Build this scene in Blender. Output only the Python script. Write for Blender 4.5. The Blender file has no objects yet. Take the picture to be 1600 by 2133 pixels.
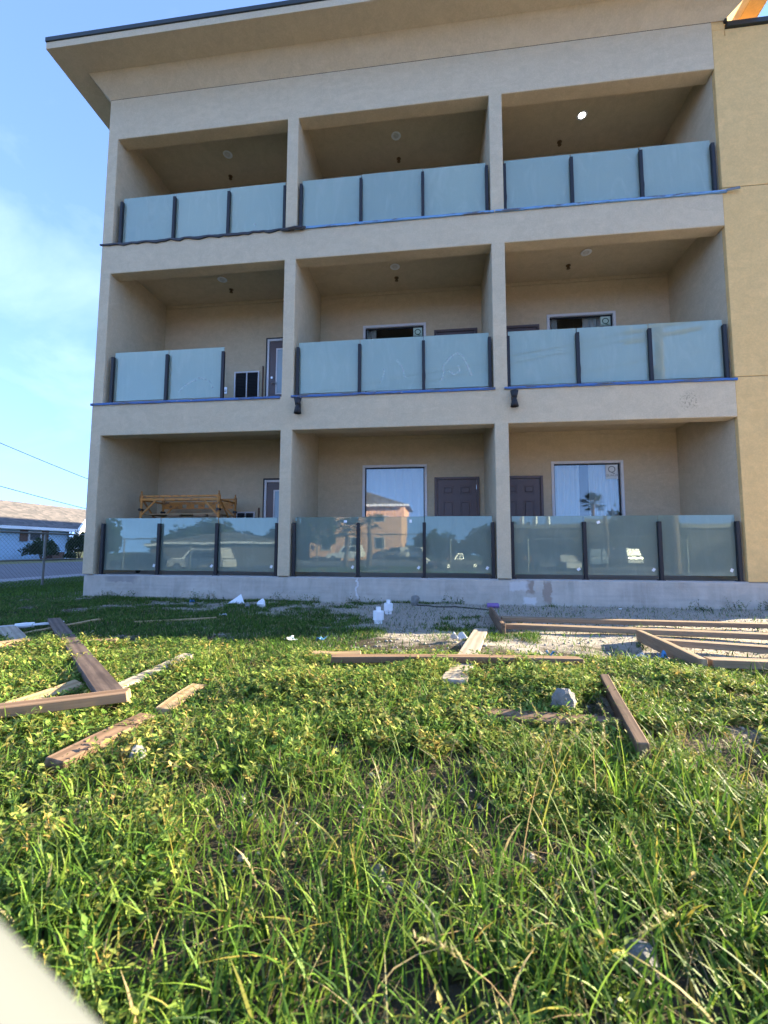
import bpy, bmesh, math, random
import numpy as np
from mathutils import Vector, Matrix

R = math.radians
random.seed(7)
rng = np.random.default_rng(11)
scene = bpy.context.scene
C = scene.collection

# ------------------------------------------------------------------ camera
cd = bpy.data.cameras.new('camera')
cam = bpy.data.objects.new('camera', cd); C.objects.link(cam)
cd.sensor_fit = 'HORIZONTAL'; cd.sensor_width = 36.0; cd.lens = 20.39
cd.clip_start = 0.01; cd.clip_end = 2000
YAW, PIT, ROL = R(-6.886), R(4.854), R(0.193)
CAM = Vector((0.8219, -7.6178, 0.4966))
_f = Vector((math.sin(YAW)*math.cos(PIT), math.cos(YAW)*math.cos(PIT), math.sin(PIT)))
_r = Vector((math.cos(YAW), -math.sin(YAW), 0)); _u = _r.cross(_f)
_r2 = _r*math.cos(ROL)+_u*math.sin(ROL); _u2 = -_r*math.sin(ROL)+_u*math.cos(ROL)
m3 = Matrix((_r2, _u2, -_f)).transposed()
cam.matrix_world = Matrix.Translation(CAM) @ m3.to_4x4()
cd.dof.use_dof = True; cd.dof.focus_distance = 4.0; cd.dof.aperture_fstop = 5.8
scene.camera = cam

# ------------------------------------------------------------------ sky, sun, exposure
SUN_EL, SUN_BEHIND = R(14.7), R(24.2)          # low sun from the right, a little behind the facade
sundir = Vector((math.cos(SUN_EL)*math.cos(SUN_BEHIND), math.cos(SUN_EL)*math.sin(SUN_BEHIND), math.sin(SUN_EL)))
world = bpy.data.worlds.new('World'); scene.world = world; world.use_nodes = True

def nd(nt, typ, ins=None, **props):
    n = nt.nodes.new(typ)
    for k, v in props.items(): setattr(n, k, v)
    for k, v in (ins or {}).items():
        s = n.inputs[k]
        if isinstance(v, bpy.types.NodeSocket): nt.links.new(v, s)
        elif isinstance(v, bpy.types.Node): nt.links.new(v.outputs[0], s)
        else: s.default_value = v
    return n
def mth(nt, op, a, b=0.0, clamp=False): return nd(nt, 'ShaderNodeMath', {0: a, 1: b}, operation=op, use_clamp=clamp).outputs[0]
def mixc(nt, fac, a, b, bt='MIX'):
    n = nt.nodes.new('ShaderNodeMix'); n.data_type = 'RGBA'; n.blend_type = bt
    for idx, v in ((0, fac), (6, a), (7, b)):
        if isinstance(v, bpy.types.NodeSocket): nt.links.new(v, n.inputs[idx])
        else: n.inputs[idx].default_value = v
    return n.outputs[2]
def rgb(c): return (c[0], c[1], c[2], 1.0)
def ramp(nt, fac, stops):
    n = nd(nt, 'ShaderNodeValToRGB', {0: fac}); e = n.color_ramp.elements
    while len(e) < len(stops): e.new(0.5)
    for el, (p, c) in zip(e, stops):
        el.position = p; el.color = rgb(c) if not isinstance(c, (int, float)) else (c, c, c, 1)
    return n.outputs[0]

wn = world.node_tree; wn.nodes.clear()
sky = nd(wn, 'ShaderNodeTexSky', sky_type='NISHITA')
sky.sun_disc = False; sky.sun_elevation = SUN_EL; sky.sun_rotation = R(90)-SUN_BEHIND
sky.air_density = 0.75; sky.dust_density = 0.0; sky.ozone_density = 2.6; sky.altitude = 0
tc = nd(wn, 'ShaderNodeTexCoord')
sep = nd(wn, 'ShaderNodeSeparateXYZ', {0: tc.outputs['Generated']})
# a clear evening sky without a bright haze band at the horizon
lift = nd(wn, 'ShaderNodeCombineXYZ', {0: sep.outputs[0], 1: sep.outputs[1], 2: mth(wn, 'ADD', mth(wn, 'MAXIMUM', sep.outputs[2], 0.0), 0.26)})
wn.links.new(nd(wn, 'ShaderNodeVectorMath', {0: lift.outputs[0]}, operation='NORMALIZE').outputs[0], sky.inputs[0])
zz = mth(wn, 'ADD', mth(wn, 'MAXIMUM', sep.outputs[2], 0.0), 0.22)
cv = nd(wn, 'ShaderNodeCombineXYZ', {0: mth(wn, 'DIVIDE', sep.outputs[0], zz), 1: mth(wn, 'DIVIDE', sep.outputs[1], zz), 2: 7.04})
cn = nd(wn, 'ShaderNodeTexNoise', {'Vector': cv.outputs[0], 'Scale': 1.5, 'Detail': 7.0, 'Roughness': 0.55, 'Distortion': 0.5})
cf = ramp(wn, cn.outputs[0], [(0.49, 0.0), (0.84, 0.30)])
up = mth(wn, 'MULTIPLY', cf, nd(wn, 'ShaderNodeMapRange', {0: sep.outputs[2], 1: 0.05, 2: 0.50, 3: 0.0, 4: 1.0}).outputs[0])
skyb = nd(wn, 'ShaderNodeHueSaturation', {'Saturation': 0.98, 'Color': sky.outputs[0]}).outputs[0]
skyb = mixc(wn, 1.0, skyb, (0.98, 0.945, 1.0, 1), 'MULTIPLY')
skyc = mixc(wn, up, skyb, (3.0, 3.4, 3.9, 1))
bg = nd(wn, 'ShaderNodeBackground', {0: skyc, 1: 0.118})
nd(wn, 'ShaderNodeOutputWorld', {0: bg.outputs[0]})

sl = bpy.data.lights.new('sun', 'SUN'); sl.energy = 3.9; sl.angle = R(0.55); sl.color = (1.0, 0.84, 0.58)
sun = bpy.data.objects.new('sun', sl); C.objects.link(sun)
sun.rotation_euler = sundir.to_track_quat('Z', 'Y').to_euler(); sun.location = sundir*80

vs = scene.view_settings
vs.view_transform = 'Standard'; vs.look = 'None'; vs.exposure = 2.95; vs.gamma = 1.0; vs.use_curve_mapping = False
cy = scene.cycles
cy.use_adaptive_sampling = True; cy.adaptive_threshold = 0.025
cy.max_bounces = 6; cy.diffuse_bounces = 3; cy.glossy_bounces = 3; cy.transmission_bounces = 3; cy.transparent_max_bounces = 6

# ------------------------------------------------------------------ helpers
class MB:
    def __init__(s): s.v = []; s.f = []
    def add(s, vs_, fs):
        b = len(s.v); s.v += [tuple(p) for p in vs_]; s.f += [tuple(i+b for i in f) for f in fs]; return s
    def box(s, x0, x1, y0, y1, z0, z1):
        return s.add([(x0,y0,z0),(x1,y0,z0),(x1,y1,z0),(x0,y1,z0),(x0,y0,z1),(x1,y0,z1),(x1,y1,z1),(x0,y1,z1)],
                     [(3,2,1,0),(4,5,6,7),(0,1,5,4),(1,2,6,5),(2,3,7,6),(3,0,4,7)])
    def bar(s, p, q, w, h, upv=(0,0,1)):            # box from p to q, w wide, h high
        p, q = Vector(p), Vector(q); d = (q-p).normalized(); u = Vector(upv)
        sd = d.cross(u).normalized(); u = sd.cross(d)
        a, b = sd*w/2, u*h/2
        pts = [p-a-b, q-a-b, q+a-b, p+a-b, p-a+b, q-a+b, q+a+b, p+a+b]
        return s.add(pts, [(3,2,1,0),(4,5,6,7),(0,1,5,4),(1,2,6,5),(2,3,7,6),(3,0,4,7)])
    def tube(s, pts, r, n=8, cap=True):
        pts = [Vector(p) for p in pts]; k = len(pts)
        rr = r if isinstance(r, (list, tuple)) else [r]*k
        vs_ = []
        for i, p in enumerate(pts):
            d = (pts[min(i+1,k-1)]-pts[max(i-1,0)]).normalized()
            u = Vector((0,0,1)) if abs(d.z) < 0.9 else Vector((1,0,0))
            a = d.cross(u).normalized(); b = d.cross(a)
            for j in range(n):
                t = 2*math.pi*j/n; vs_.append(p+(a*math.cos(t)+b*math.sin(t))*rr[i])
        fs = [(i*n+j, i*n+(j+1)%n, (i+1)*n+(j+1)%n, (i+1)*n+j) for i in range(k-1) for j in range(n)]
        if cap: fs += [tuple(range(n-1,-1,-1)), tuple(range((k-1)*n, k*n))]
        return s.add(vs_, fs)
    def lathe(s, prof, n=16, c=(0,0,0)):             # prof: (r,z) list
        vs_ = []; k = len(prof)
        for r_, z in prof:
            for j in range(n):
                t = 2*math.pi*j/n; vs_.append((c[0]+r_*math.cos(t), c[1]+r_*math.sin(t), c[2]+z))
        fs = [(i*n+j, i*n+(j+1)%n, (i+1)*n+(j+1)%n, (i+1)*n+j) for i in range(k-1) for j in range(n)]
        fs += [tuple(range(n-1,-1,-1)), tuple(range((k-1)*n, k*n))]
        return s.add(vs_, fs)
    def prism(s, poly, y0, y1, ax='y'):              # poly in (x,z) extruded along y, or (y,z) along x
        n = len(poly)
        g = (lambda a, b, t: (a, t, b)) if ax == 'y' else (lambda a, b, t: (t, a, b))
        vs_ = [g(a, b, y0) for a, b in poly]+[g(a, b, y1) for a, b in poly]
        fs = [tuple(range(n)), tuple(range(2*n-1, n-1, -1))]+[(i, (i+1)%n, n+(i+1)%n, n+i) for i in range(n)]
        return s.add(vs_, fs)
    def quad(s, a, b, c, d): return s.add([a,b,c,d], [(0,1,2,3)])
    def mesh(s, name, mat, bevel=0, smooth=False, seg=1):
        me = bpy.data.meshes.new(name); me.from_pydata(s.v, [], s.f); me.materials.append(mat)
        bm = bmesh.new(); bm.from_mesh(me)
        bmesh.ops.recalc_face_normals(bm, faces=bm.faces)
        if bevel:
            ed = [e for e in bm.edges if len(e.link_faces) == 2 and e.calc_face_angle(0) > 0.6]
            bmesh.ops.bevel(bm, geom=ed, offset=bevel, segments=seg, affect='EDGES', profile=0.5)
        bm.to_mesh(me); bm.free()
        if smooth:
            me.polygons.foreach_set('use_smooth', [True]*len(me.polygons))
        return me
    def build(s, name, mat, parent=None, bevel=0, smooth=False, seg=1):
        return link(name, s.mesh(name, mat, bevel, smooth, seg), parent)
def link(name, me, parent=None, loc=None, rot=None):
    o = bpy.data.objects.new(name, me); C.objects.link(o)
    if parent: o.parent = parent
    if loc is not None: o.location = loc
    if rot is not None: o.rotation_euler = rot
    return o
def tag(o, label, cat, group=None):
    o['label'] = label; o['category'] = cat
    if group: o['group'] = group
    return o
def thing(name, label, cat, loc=(0,0,0), rz=0, group=None):
    o = link(name, None, None, loc, (0,0,rz)); o.empty_display_size = 0.1
    return tag(o, label, cat, group)
def struct(o): o['kind'] = 'structure'; return o
def stuff(o): o['kind'] = 'stuff'; return o
def smo(a, b, t):
    t = np.clip((np.asarray(t, float)-a)/(b-a), 0, 1); return t*t*(3-2*t)
def terr(x, y):
    x = np.asarray(x, float); y = np.asarray(y, float)
    z = -0.44+0.17*np.clip((-y-1.7)/3.5,0,1)-0.95*smo(9.0,14.0,-y)
    z = z-0.05*smo(6.0,9.0,-x)*(1-smo(9,14,-y))
    near = smo(-0.6,0.3,-y)*(1-smo(8.5,10,abs(x)))*(1-smo(9,12,-y))
    n = 0.018*np.sin(2.1*x+1.3*np.sin(1.7*y))+0.014*np.sin(3.7*y+2.0*np.sin(1.1*x+.5))+0.008*np.sin(7.3*x+1.9*y)+0.006*np.sin(9.1*y-5.2*x)
    return z+0.6*n*near
def tz(x, y): return float(terr(x, y))
def vnoise(x, y, s, seed=0):
    x = np.asarray(x, float)/s; y = np.asarray(y, float)/s
    xi = np.floor(x).astype(np.int64); yi = np.floor(y).astype(np.int64); fx = x-xi; fy = y-yi
    fx = fx*fx*(3-2*fx); fy = fy*fy*(3-2*fy)
    def h(a, b):
        n = (a*374761393+b*668265263+seed*1274126177) & 0x7fffffff
        n = ((n ^ (n >> 13))*1274126177) & 0x7fffffff
        return ((n ^ (n >> 16)) & 0xffff)/65535.0
    return (h(xi,yi)*(1-fx)+h(xi+1,yi)*fx)*(1-fy)+(h(xi,yi+1)*(1-fx)+h(xi+1,yi+1)*fx)*fy

# ------------------------------------------------------------------ materials
def newmat(name):
    m = bpy.data.materials.new(name); m.use_nodes = True; nt = m.node_tree; nt.nodes.clear()
    return m, nt
def out(nt, sh, disp=None):
    nd(nt, 'ShaderNodeOutputMaterial', {0: sh})
def objco(nt): return nd(nt, 'ShaderNodeTexCoord').outputs['Object']
def geopos(nt): return nd(nt, 'ShaderNodeNewGeometry').outputs['Position']
def noise(nt, vec, scale, detail=4.0, rough=0.55, dist=0.0, out_=0):
    return nd(nt, 'ShaderNodeTexNoise', {'Vector': vec, 'Scale': scale, 'Detail': detail, 'Roughness': rough, 'Distortion': dist}).outputs[out_]
def scaled(nt, vec, s): return nd(nt, 'ShaderNodeMapping', {0: vec, 'Scale': s}).outputs[0]
def bump(nt, h, st, dist=0.01): return nd(nt, 'ShaderNodeBump', {'Height': h, 'Strength': st, 'Distance': dist}).outputs[0]
def bsdf(nt, color, rough=0.6, normal=None, **kw):
    ins = {'Base Color': color, 'Roughness': rough}
    if normal is not None: ins['Normal'] = normal
    ins.update(kw)
    return nd(nt, 'ShaderNodeBsdfPrincipled', ins).outputs[0]
def plain(name, c, rough=0.5, metallic=0.0, var=0.12, scale=8.0, bs=0.0, spec=0.5):
    m, nt = newmat(name); co = objco(nt)
    n = noise(nt, co, scale, 5.0)
    col = mixc(nt, n, rgb([x*(1-var) for x in c]), rgb([min(1, x*(1+var)) for x in c]))
    nm = bump(nt, noise(nt, co, scale*8, 3.0), bs) if bs else None
    out(nt, bsdf(nt, col, rough, nm, Metallic=metallic, **{'Specular IOR Level': spec})); return m
def stucco(name, c, warm):
    m, nt = newmat(name); p = geopos(nt)
    big = noise(nt, p, 0.9, 5.0, 0.6); mid = noise(nt, p, 7.0, 5.0, 0.65, 0.6); fine = noise(nt, p, 42.0, 3.0, 0.6); grit = noise(nt, p, 150.0, 2.0)
    a = mixc(nt, ramp(nt, mid, [(0.32, 0.0), (0.68, 1.0)]), rgb([x*0.91 for x in c]), rgb([x*1.07 for x in c]))
    a = mixc(nt, mth(nt, 'MULTIPLY', ramp(nt, big, [(0.35, 0.0), (0.7, 1.0)]), 0.35), a, rgb(warm))
    a = mixc(nt, mth(nt, 'MULTIPLY', ramp(nt, fine, [(0.38, 0.0), (0.62, 1.0)]), 0.32), a, rgb([x*0.72 for x in c]))
    # faint vertical weather streaks
    st = noise(nt, scaled(nt, p, (5.0, 5.0, 0.35)), 1.0, 4.0, 0.6)
    a = mixc(nt, mth(nt, 'MULTIPLY', ramp(nt, st, [(0.55, 0.0), (0.8, 1.0)]), 0.16), a, rgb([x*0.62 for x in c]))
    tr = noise(nt, scaled(nt, p, (1.1, 1.1, 2.6)), 1.0, 3.0, 0.5, 1.8)
    a = mixc(nt, mth(nt, 'MULTIPLY', ramp(nt, tr, [(0.52, 0.0), (0.60, 1.0)]), 0.16), a, rgb([min(1, x*1.22) for x in c]))
    dv = nd(nt, 'ShaderNodeVectorMath', {0: p, 1: (5.02, 0.0, 2.97)}, operation='DISTANCE').outputs[1]
    sc_ = mth(nt, 'MULTIPLY', nd(nt, 'ShaderNodeMapRange', {0: dv, 1: 0.04, 2: 0.22, 3: 1.0, 4: 0.0}).outputs[0], ramp(nt, noise(nt, p, 28.0, 4.0, 0.7), [(0.52, 0.0), (0.60, 0.8)]))
    a = mixc(nt, sc_, a, rgb([x*0.35 for x in c]))
    hh = mth(nt, 'ADD', mth(nt, 'MULTIPLY', fine, 0.6), mth(nt, 'MULTIPLY', grit, 0.5))
    out(nt, bsdf(nt, a, 0.92, bump(nt, hh, 0.55, 0.006), **{'Specular IOR Level': 0.2})); return m
M = {}
M['tan'] = stucco('tan_stucco', (0.585, 0.48, 0.33), (0.61, 0.485, 0.32))
M['yellow'] = stucco('mustard_stucco', (0.74, 0.485, 0.205), (0.76, 0.49, 0.195))
M['black'] = plain('black_metal', (0.008, 0.007, 0.010), 0.55, 0.0, 0.2, 14)
M['dark_flash'] = plain('dark_green_flashing', (0.028, 0.036, 0.036), 0.4, 0.3, 0.2, 6)
M['white'] = plain('white_plastic', (0.78, 0.79, 0.80), 0.42, 0.0, 0.06, 20)
M['vinyl'] = plain('white_window_vinyl', (0.66, 0.66, 0.68), 0.45, 0.0, 0.05, 5)
M['brown_door'] = plain('brown_door_paint', (0.105, 0.074, 0.074), 0.42, 0.0, 0.10, 3, 0.05)
M['steel'] = plain('brushed_steel', (0.55, 0.55, 0.55), 0.3, 0.9, 0.1, 20)
M['galv'] = plain('galvanised_steel', (0.20, 0.21, 0.21), 0.5, 0.5, 0.2, 20)
M['brass'] = plain('aged_brass', (0.16, 0.10, 0.05), 0.4, 0.7, 0.2, 30)
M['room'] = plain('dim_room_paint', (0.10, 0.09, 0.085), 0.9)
M['lens'] = plain('lamp_lens', (0.62, 0.61, 0.58), 0.4)
M['dark_louver'] = plain('dark_louver', (0.02, 0.022, 0.028), 0.5)
M['blue_house'] = plain('pale_blue_siding', (0.42, 0.62, 0.80), 0.8, 0, 0.08, 1.2)
M['shutter'] = plain('brown_shutter', (0.14, 0.075, 0.05), 0.7)
M['paper'] = plain('white_paper', (0.80, 0.82, 0.84), 0.7, 0, 0.05, 9, 0.2)
M['blue_plastic'] = plain('blue_plastic', (0.04, 0.20, 0.42), 0.4)
M['purple'] = plain('purple_print', (0.20, 0.12, 0.34), 0.4, 0.1, 0.25, 25)
M['near_blur'] = plain('pale_near_surface', (0.095, 0.107, 0.106), 0.8, 0, 0.05, 20)
M['hose'] = plain('dark_hose', (0.05, 0.045, 0.04), 0.6)
M['tag'] = plain('white_tag', (0.80, 0.80, 0.80), 0.6)
M['print'] = plain('dark_print', (0.03, 0.10, 0.06), 0.6)
M['sticker'] = plain('pale_green_sticker', (0.55, 0.68, 0.58), 0.5)
M['sticker_white'] = plain('white_sticker', (0.72, 0.77, 0.78), 0.5)
M['print_grey'] = plain('grey_print', (0.22, 0.27, 0.29), 0.6)
M['peach'] = plain('peach_siding', (0.80, 0.46, 0.29), 0.85, 0, 0.06, 0.8)
M['tyre'] = plain('tyre_rubber', (0.02, 0.02, 0.02), 0.8)
M['carglass'] = plain('car_glass', (0.02, 0.025, 0.03), 0.08)
M['bark'] = plain('weathered_pole_wood', (0.13, 0.095, 0.07), 0.9, 0, 0.3, 9, 0.3)
M['wire'] = plain('cable', (0.05, 0.05, 0.06), 0.6)

def concrete():
    m, nt = newmat('foundation_concrete'); p = geopos(nt)
    c = mixc(nt, ramp(nt, noise(nt, p, 2.2, 6.0, 0.65, 0.5), [(0.3, 0.0), (0.7, 1.0)]), (0.37, 0.335, 0.285, 1), (0.55, 0.505, 0.435, 1))
    st = noise(nt, scaled(nt, p, (9.0, 9.0, 0.9)), 1.0, 5.0, 0.6)
    c = mixc(nt, mth(nt, 'MULTIPLY', ramp(nt, st, [(0.5, 0.0), (0.75, 1.0)]), 0.45), c, (0.62, 0.58, 0.52, 1))
    ho = noise(nt, scaled(nt, p, (0.8, 0.8, 14.0)), 1.0, 3.0, 0.5)
    c = mixc(nt, mth(nt, 'MULTIPLY', ramp(nt, ho, [(0.45, 0.0), (0.8, 1.0)]), 0.28), c, (0.20, 0.20, 0.21, 1))
    sp = nd(nt, 'ShaderNodeSeparateXYZ', {0: p})
    wob = mth(nt, 'MULTIPLY', mth(nt, 'SUBTRACT', noise(nt, p, 9.0, 4.0), 0.5), 0.16)
    x = mth(nt, 'ADD', sp.outputs[0], wob); z = mth(nt, 'ADD', sp.outputs[2], wob)
    def patch(x0, hw, z0, hz, col, k, c):
        dx = mth(nt, 'DIVIDE', mth(nt, 'ABSOLUTE', mth(nt, 'SUBTRACT', x, x0)), hw)
        dz = mth(nt, 'DIVIDE', mth(nt, 'ABSOLUTE', mth(nt, 'SUBTRACT', z, z0)), hz)
        f = nd(nt, 'ShaderNodeMapRange', {0: mth(nt, 'MAXIMUM', dx, dz), 1: 0.8, 2: 1.15, 3: k, 4: 0.0}).outputs[0]
        return mixc(nt, f, c, col)
    c = patch(2.38, 0.07, -0.10, 0.14, (0.27, 0.20, 0.155, 1), 0.75, c)
    c = patch(2.66, 0.075, -0.22, 0.19, (0.28, 0.21, 0.165, 1), 0.75, c)
    c = patch(2.20, 0.16, -0.12, 0.08, (0.62, 0.62, 0.62, 1), 0.6, c)
    c = patch(2.37, 0.10, -0.36, 0.06, (0.66, 0.66, 0.66, 1), 0.7, c)
    c = patch(-0.58, 0.015, -0.20, 0.19, (0.66, 0.66, 0.67, 1), 0.8, c)
    c = patch(-5.1, 0.3, -0.08, 0.06, (0.20, 0.20, 0.21, 1), 0.5, c)
    h = mth(nt, 'ADD', noise(nt, p, 40.0, 5.0, 0.7), noise(nt, p, 6.0, 3.0))
    out(nt, bsdf(nt, c, 0.9, bump(nt, h, 0.4, 0.012), **{'Specular IOR Level': 0.25})); return m
M['concrete'] = concrete()
def floor_conc(): return plain('balcony_floor_concrete', (0.38, 0.37, 0.36), 0.9, 0, 0.2, 3, 0.2)
M['floor'] = floor_conc()

def rail_glass(name, body, film, refl=0.115, streak=0.35):
    m, nt = newmat(name); p = geopos(nt)
    sm1 = noise(nt, scaled(nt, p, (3.0, 3.0, 1.1)), 1.0, 5.0, 0.6, 1.5)
    sm2 = noise(nt, scaled(nt, p, (16.0, 16.0, 1.2)), 1.0, 3.0, 0.5)
    fm = mth(nt, 'MULTIPLY', mth(nt, 'ADD', ramp(nt, sm1, [(0.5, 0.0), (0.72, 1.0)]), mth(nt, 'MULTIPLY', ramp(nt, sm2, [(0.55, 0.0), (0.8, 1.0)]), 0.5)), streak, True)
    inf = nd(nt, 'ShaderNodeObjectInfo').outputs['Random']
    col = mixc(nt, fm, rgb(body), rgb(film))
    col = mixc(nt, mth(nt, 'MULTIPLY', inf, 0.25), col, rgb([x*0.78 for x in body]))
    gr = noise(nt, p, 95.0, 2.0, 0.6)
    col = mixc(nt, mth(nt, 'MULTIPLY', ramp(nt, gr, [(0.45, 0.0), (0.7, 1.0)]), 0.18), col, rgb([min(1, x*1.3) for x in body]))
    df = nd(nt, 'ShaderNodeBsdfDiffuse', {0: col}); tr = nd(nt, 'ShaderNodeBsdfTranslucent', {0: col})
    a = nd(nt, 'ShaderNodeMixShader', {0: 0.45, 1: df.outputs[0], 2: tr.outputs[0]})
    gl = nd(nt, 'ShaderNodeBsdfAnisotropic', {'Color': (0.82, 1.0, 0.95, 1), 'Roughness': 0.015, 'Normal': bump(nt, noise(nt, p, 1.7, 2.0, 0.4), 0.25, 0.004)})
    lw = nd(nt, 'ShaderNodeFresnel', {0: 1.5})
    k = mth(nt, 'ADD', mth(nt, 'MULTIPLY', lw.outputs[0], 1.7), refl-0.068, True)
    k = mth(nt, 'MULTIPLY', k, mth(nt, 'SUBTRACT', 1.0, mth(nt, 'MULTIPLY', fm, 0.5)))
    out(nt, nd(nt, 'ShaderNodeMixShader', {0: k, 1: a.outputs[0], 2: gl.outputs[0]}).outputs[0]); return m
M['glass_up'] = rail_glass('frosted_rail_glass_dusty_skylit', (0.455, 0.55, 0.46), (0.60, 0.67, 0.59), 0.09, 0.5)  # smeared film; body colour also paled for sky reflected on upper floors
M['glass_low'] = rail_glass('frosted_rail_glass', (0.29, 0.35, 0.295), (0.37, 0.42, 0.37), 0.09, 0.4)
def window_glass(name, k0):
    m, nt = newmat(name)
    gl = nd(nt, 'ShaderNodeBsdfAnisotropic', {'Color': (0.95, 0.98, 1, 1), 'Roughness': 0.004})
    tr = nd(nt, 'ShaderNodeBsdfTransparent', {0: (0.93, 0.96, 0.96, 1)})
    k = mth(nt, 'ADD', mth(nt, 'MULTIPLY', nd(nt, 'ShaderNodeFresnel', {0: 1.5}).outputs[0], 2.0), k0-0.08, True)
    out(nt, nd(nt, 'ShaderNodeMixShader', {0: k, 1: tr.outputs[0], 2: gl.outputs[0]}).outputs[0]); return m
M['pane'] = window_glass('window_glass', 0.10)
M['pane_dim'] = window_glass('tinted_window_glass', 0.08)
def curtain_mat():
    m, nt = newmat('sheer_curtain'); c = mixc(nt, noise(nt, scaled(nt, objco(nt), (9, 9, 0.6)), 1.0), (0.72, 0.74, 0.73, 1), (0.86, 0.88, 0.86, 1))
    a = nd(nt, 'ShaderNodeMixShader', {0: 0.35, 1: nd(nt, 'ShaderNodeBsdfDiffuse', {0: c}).outputs[0], 2: nd(nt, 'ShaderNodeBsdfTranslucent', {0: c}).outputs[0]})
    out(nt, a.outputs[0]); return m
M['curtain'] = curtain_mat()

def wood(name, light, dark, dirt=0.25, rough=0.8):
    m, nt = newmat(name); co = objco(nt)
    inf = nd(nt, 'ShaderNodeObjectInfo').outputs['Random']
    off = nd(nt, 'ShaderNodeCombineXYZ', {0: mth(nt, 'MULTIPLY', inf, 37.0), 1: mth(nt, 'MULTIPLY', inf, 13.0), 2: inf}).outputs[0]
    v = nd(nt, 'ShaderNodeVectorMath', {0: co, 1: off}, operation='ADD').outputs[0]
    warp = noise(nt, scaled(nt, v, (1.3, 9.0, 9.0)), 1.0, 3.0, 0.5, 0.8)
    g = nd(nt, 'ShaderNodeTexWave', {'Vector': scaled(nt, v, (0.35, 6.0, 6.0)), 'Scale': 1.0, 'Distortion': mth(nt, 'MULTIPLY', warp, 9.0), 'Detail': 3.0, 'Detail Scale': 1.5}, bands_direction='Y').outputs[1]
    fib = noise(nt, scaled(nt, v, (4.0, 160.0, 160.0)), 1.0, 4.0, 0.6)
    c = mixc(nt, ramp(nt, mth(nt, 'ADD', mth(nt, 'MULTIPLY', g, 0.38), mth(nt, 'MULTIPLY', fib, 0.62)), [(0.25, 0.0), (0.8, 1.0)]), rgb(dark), rgb(light))
    pt = ramp(nt, noise(nt, scaled(nt, v, (2.0, 7.0, 7.0)), 1.0, 5.0, 0.65, 0.6), [(0.48, 0.0), (0.68, 1.0)])
    c = mixc(nt, mth(nt, 'MULTIPLY', pt, dirt*2), c, rgb([x*0.42 for x in dark]))
    kn = nd(nt, 'ShaderNodeTexVoronoi', {'Vector': scaled(nt, v, (2.2, 8.0, 8.0)), 'Scale': 1.0}).outputs[0]
    c = mixc(nt, mth(nt, 'MULTIPLY', ramp(nt, kn, [(0.05, 1.0), (0.12, 0.0)]), 0.7), c, rgb([x*0.3 for x in dark]))
    out(nt, bsdf(nt, c, rough, bump(nt, fib, 0.3, 0.002), **{'Specular IOR Level': 0.25})); return m
M['w_dark'] = wood('weathered_dark_wood', (0.185, 0.135, 0.105), (0.085, 0.06, 0.05), 0.3)
M['w_red'] = wood('reddish_fir', (0.38, 0.245, 0.145), (0.19, 0.115, 0.065), 0.22)
M['w_pale'] = wood('pale_pine', (0.50, 0.37, 0.21), (0.31, 0.20, 0.10), 0.14)
M['w_grey'] = wood('greyed_board', (0.46, 0.40, 0.31), (0.30, 0.25, 0.19), 0.14)
M['w_frame'] = wood('tan_frame_lumber', (0.42, 0.31, 0.195), (0.22, 0.145, 0.09), 0.15)
M['w_brown'] = wood('brown_wet_wood', (0.28, 0.185, 0.12), (0.12, 0.075, 0.048), 0.30)

def rust_orange():
    m, nt = newmat('worn_orange_paint'); co = objco(nt)
    c = mixc(nt, noise(nt, co, 5.0, 4.0), (0.42, 0.16, 0.025, 1), (0.55, 0.24, 0.045, 1))
    c = mixc(nt, ramp(nt, noise(nt, co, 11.0, 6.0, 0.7), [(0.52, 0.0), (0.64, 1.0)]), c, (0.13, 0.055, 0.025, 1))
    out(nt, bsdf(nt, c, 0.6, bump(nt, noise(nt, co, 60.0), 0.2))); return m
M['orange'] = rust_orange()
def tape_mat(name, c1, c2, thr):
    m, nt = newmat(name); p = geopos(nt)
    n = noise(nt, scaled(nt, p, (2.2, 20.0, 25.0)), 1.0, 6.0, 0.7, 0.5)
    c = mixc(nt, ramp(nt, n, [(thr, 0.0), (thr+0.05, 1.0)]), rgb(c1), rgb(c2))
    w = ramp(nt, noise(nt, scaled(nt, p, (7.0, 30.0, 40.0)), 1.0, 5.0, 0.7), [(0.66, 0.0), (0.70, 1.0)])
    c = mixc(nt, w, c, (0.55, 0.55, 0.55, 1))
    out(nt, bsdf(nt, c, 0.5, bump(nt, n, 0.4))); return m
M['tape'] = tape_mat('blue_tape_on_flashing', (0.04, 0.13, 0.36), (0.07, 0.07, 0.075), 0.52)
M['tape_pale'] = tape_mat('pale_blue_tape_on_flashing', (0.15, 0.31, 0.52), (0.10, 0.10, 0.105), 0.52)
M['tape_dark'] = tape_mat('dark_peeling_tape', (0.025, 0.025, 0.03), (0.05, 0.07, 0.10), 0.58)

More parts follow.
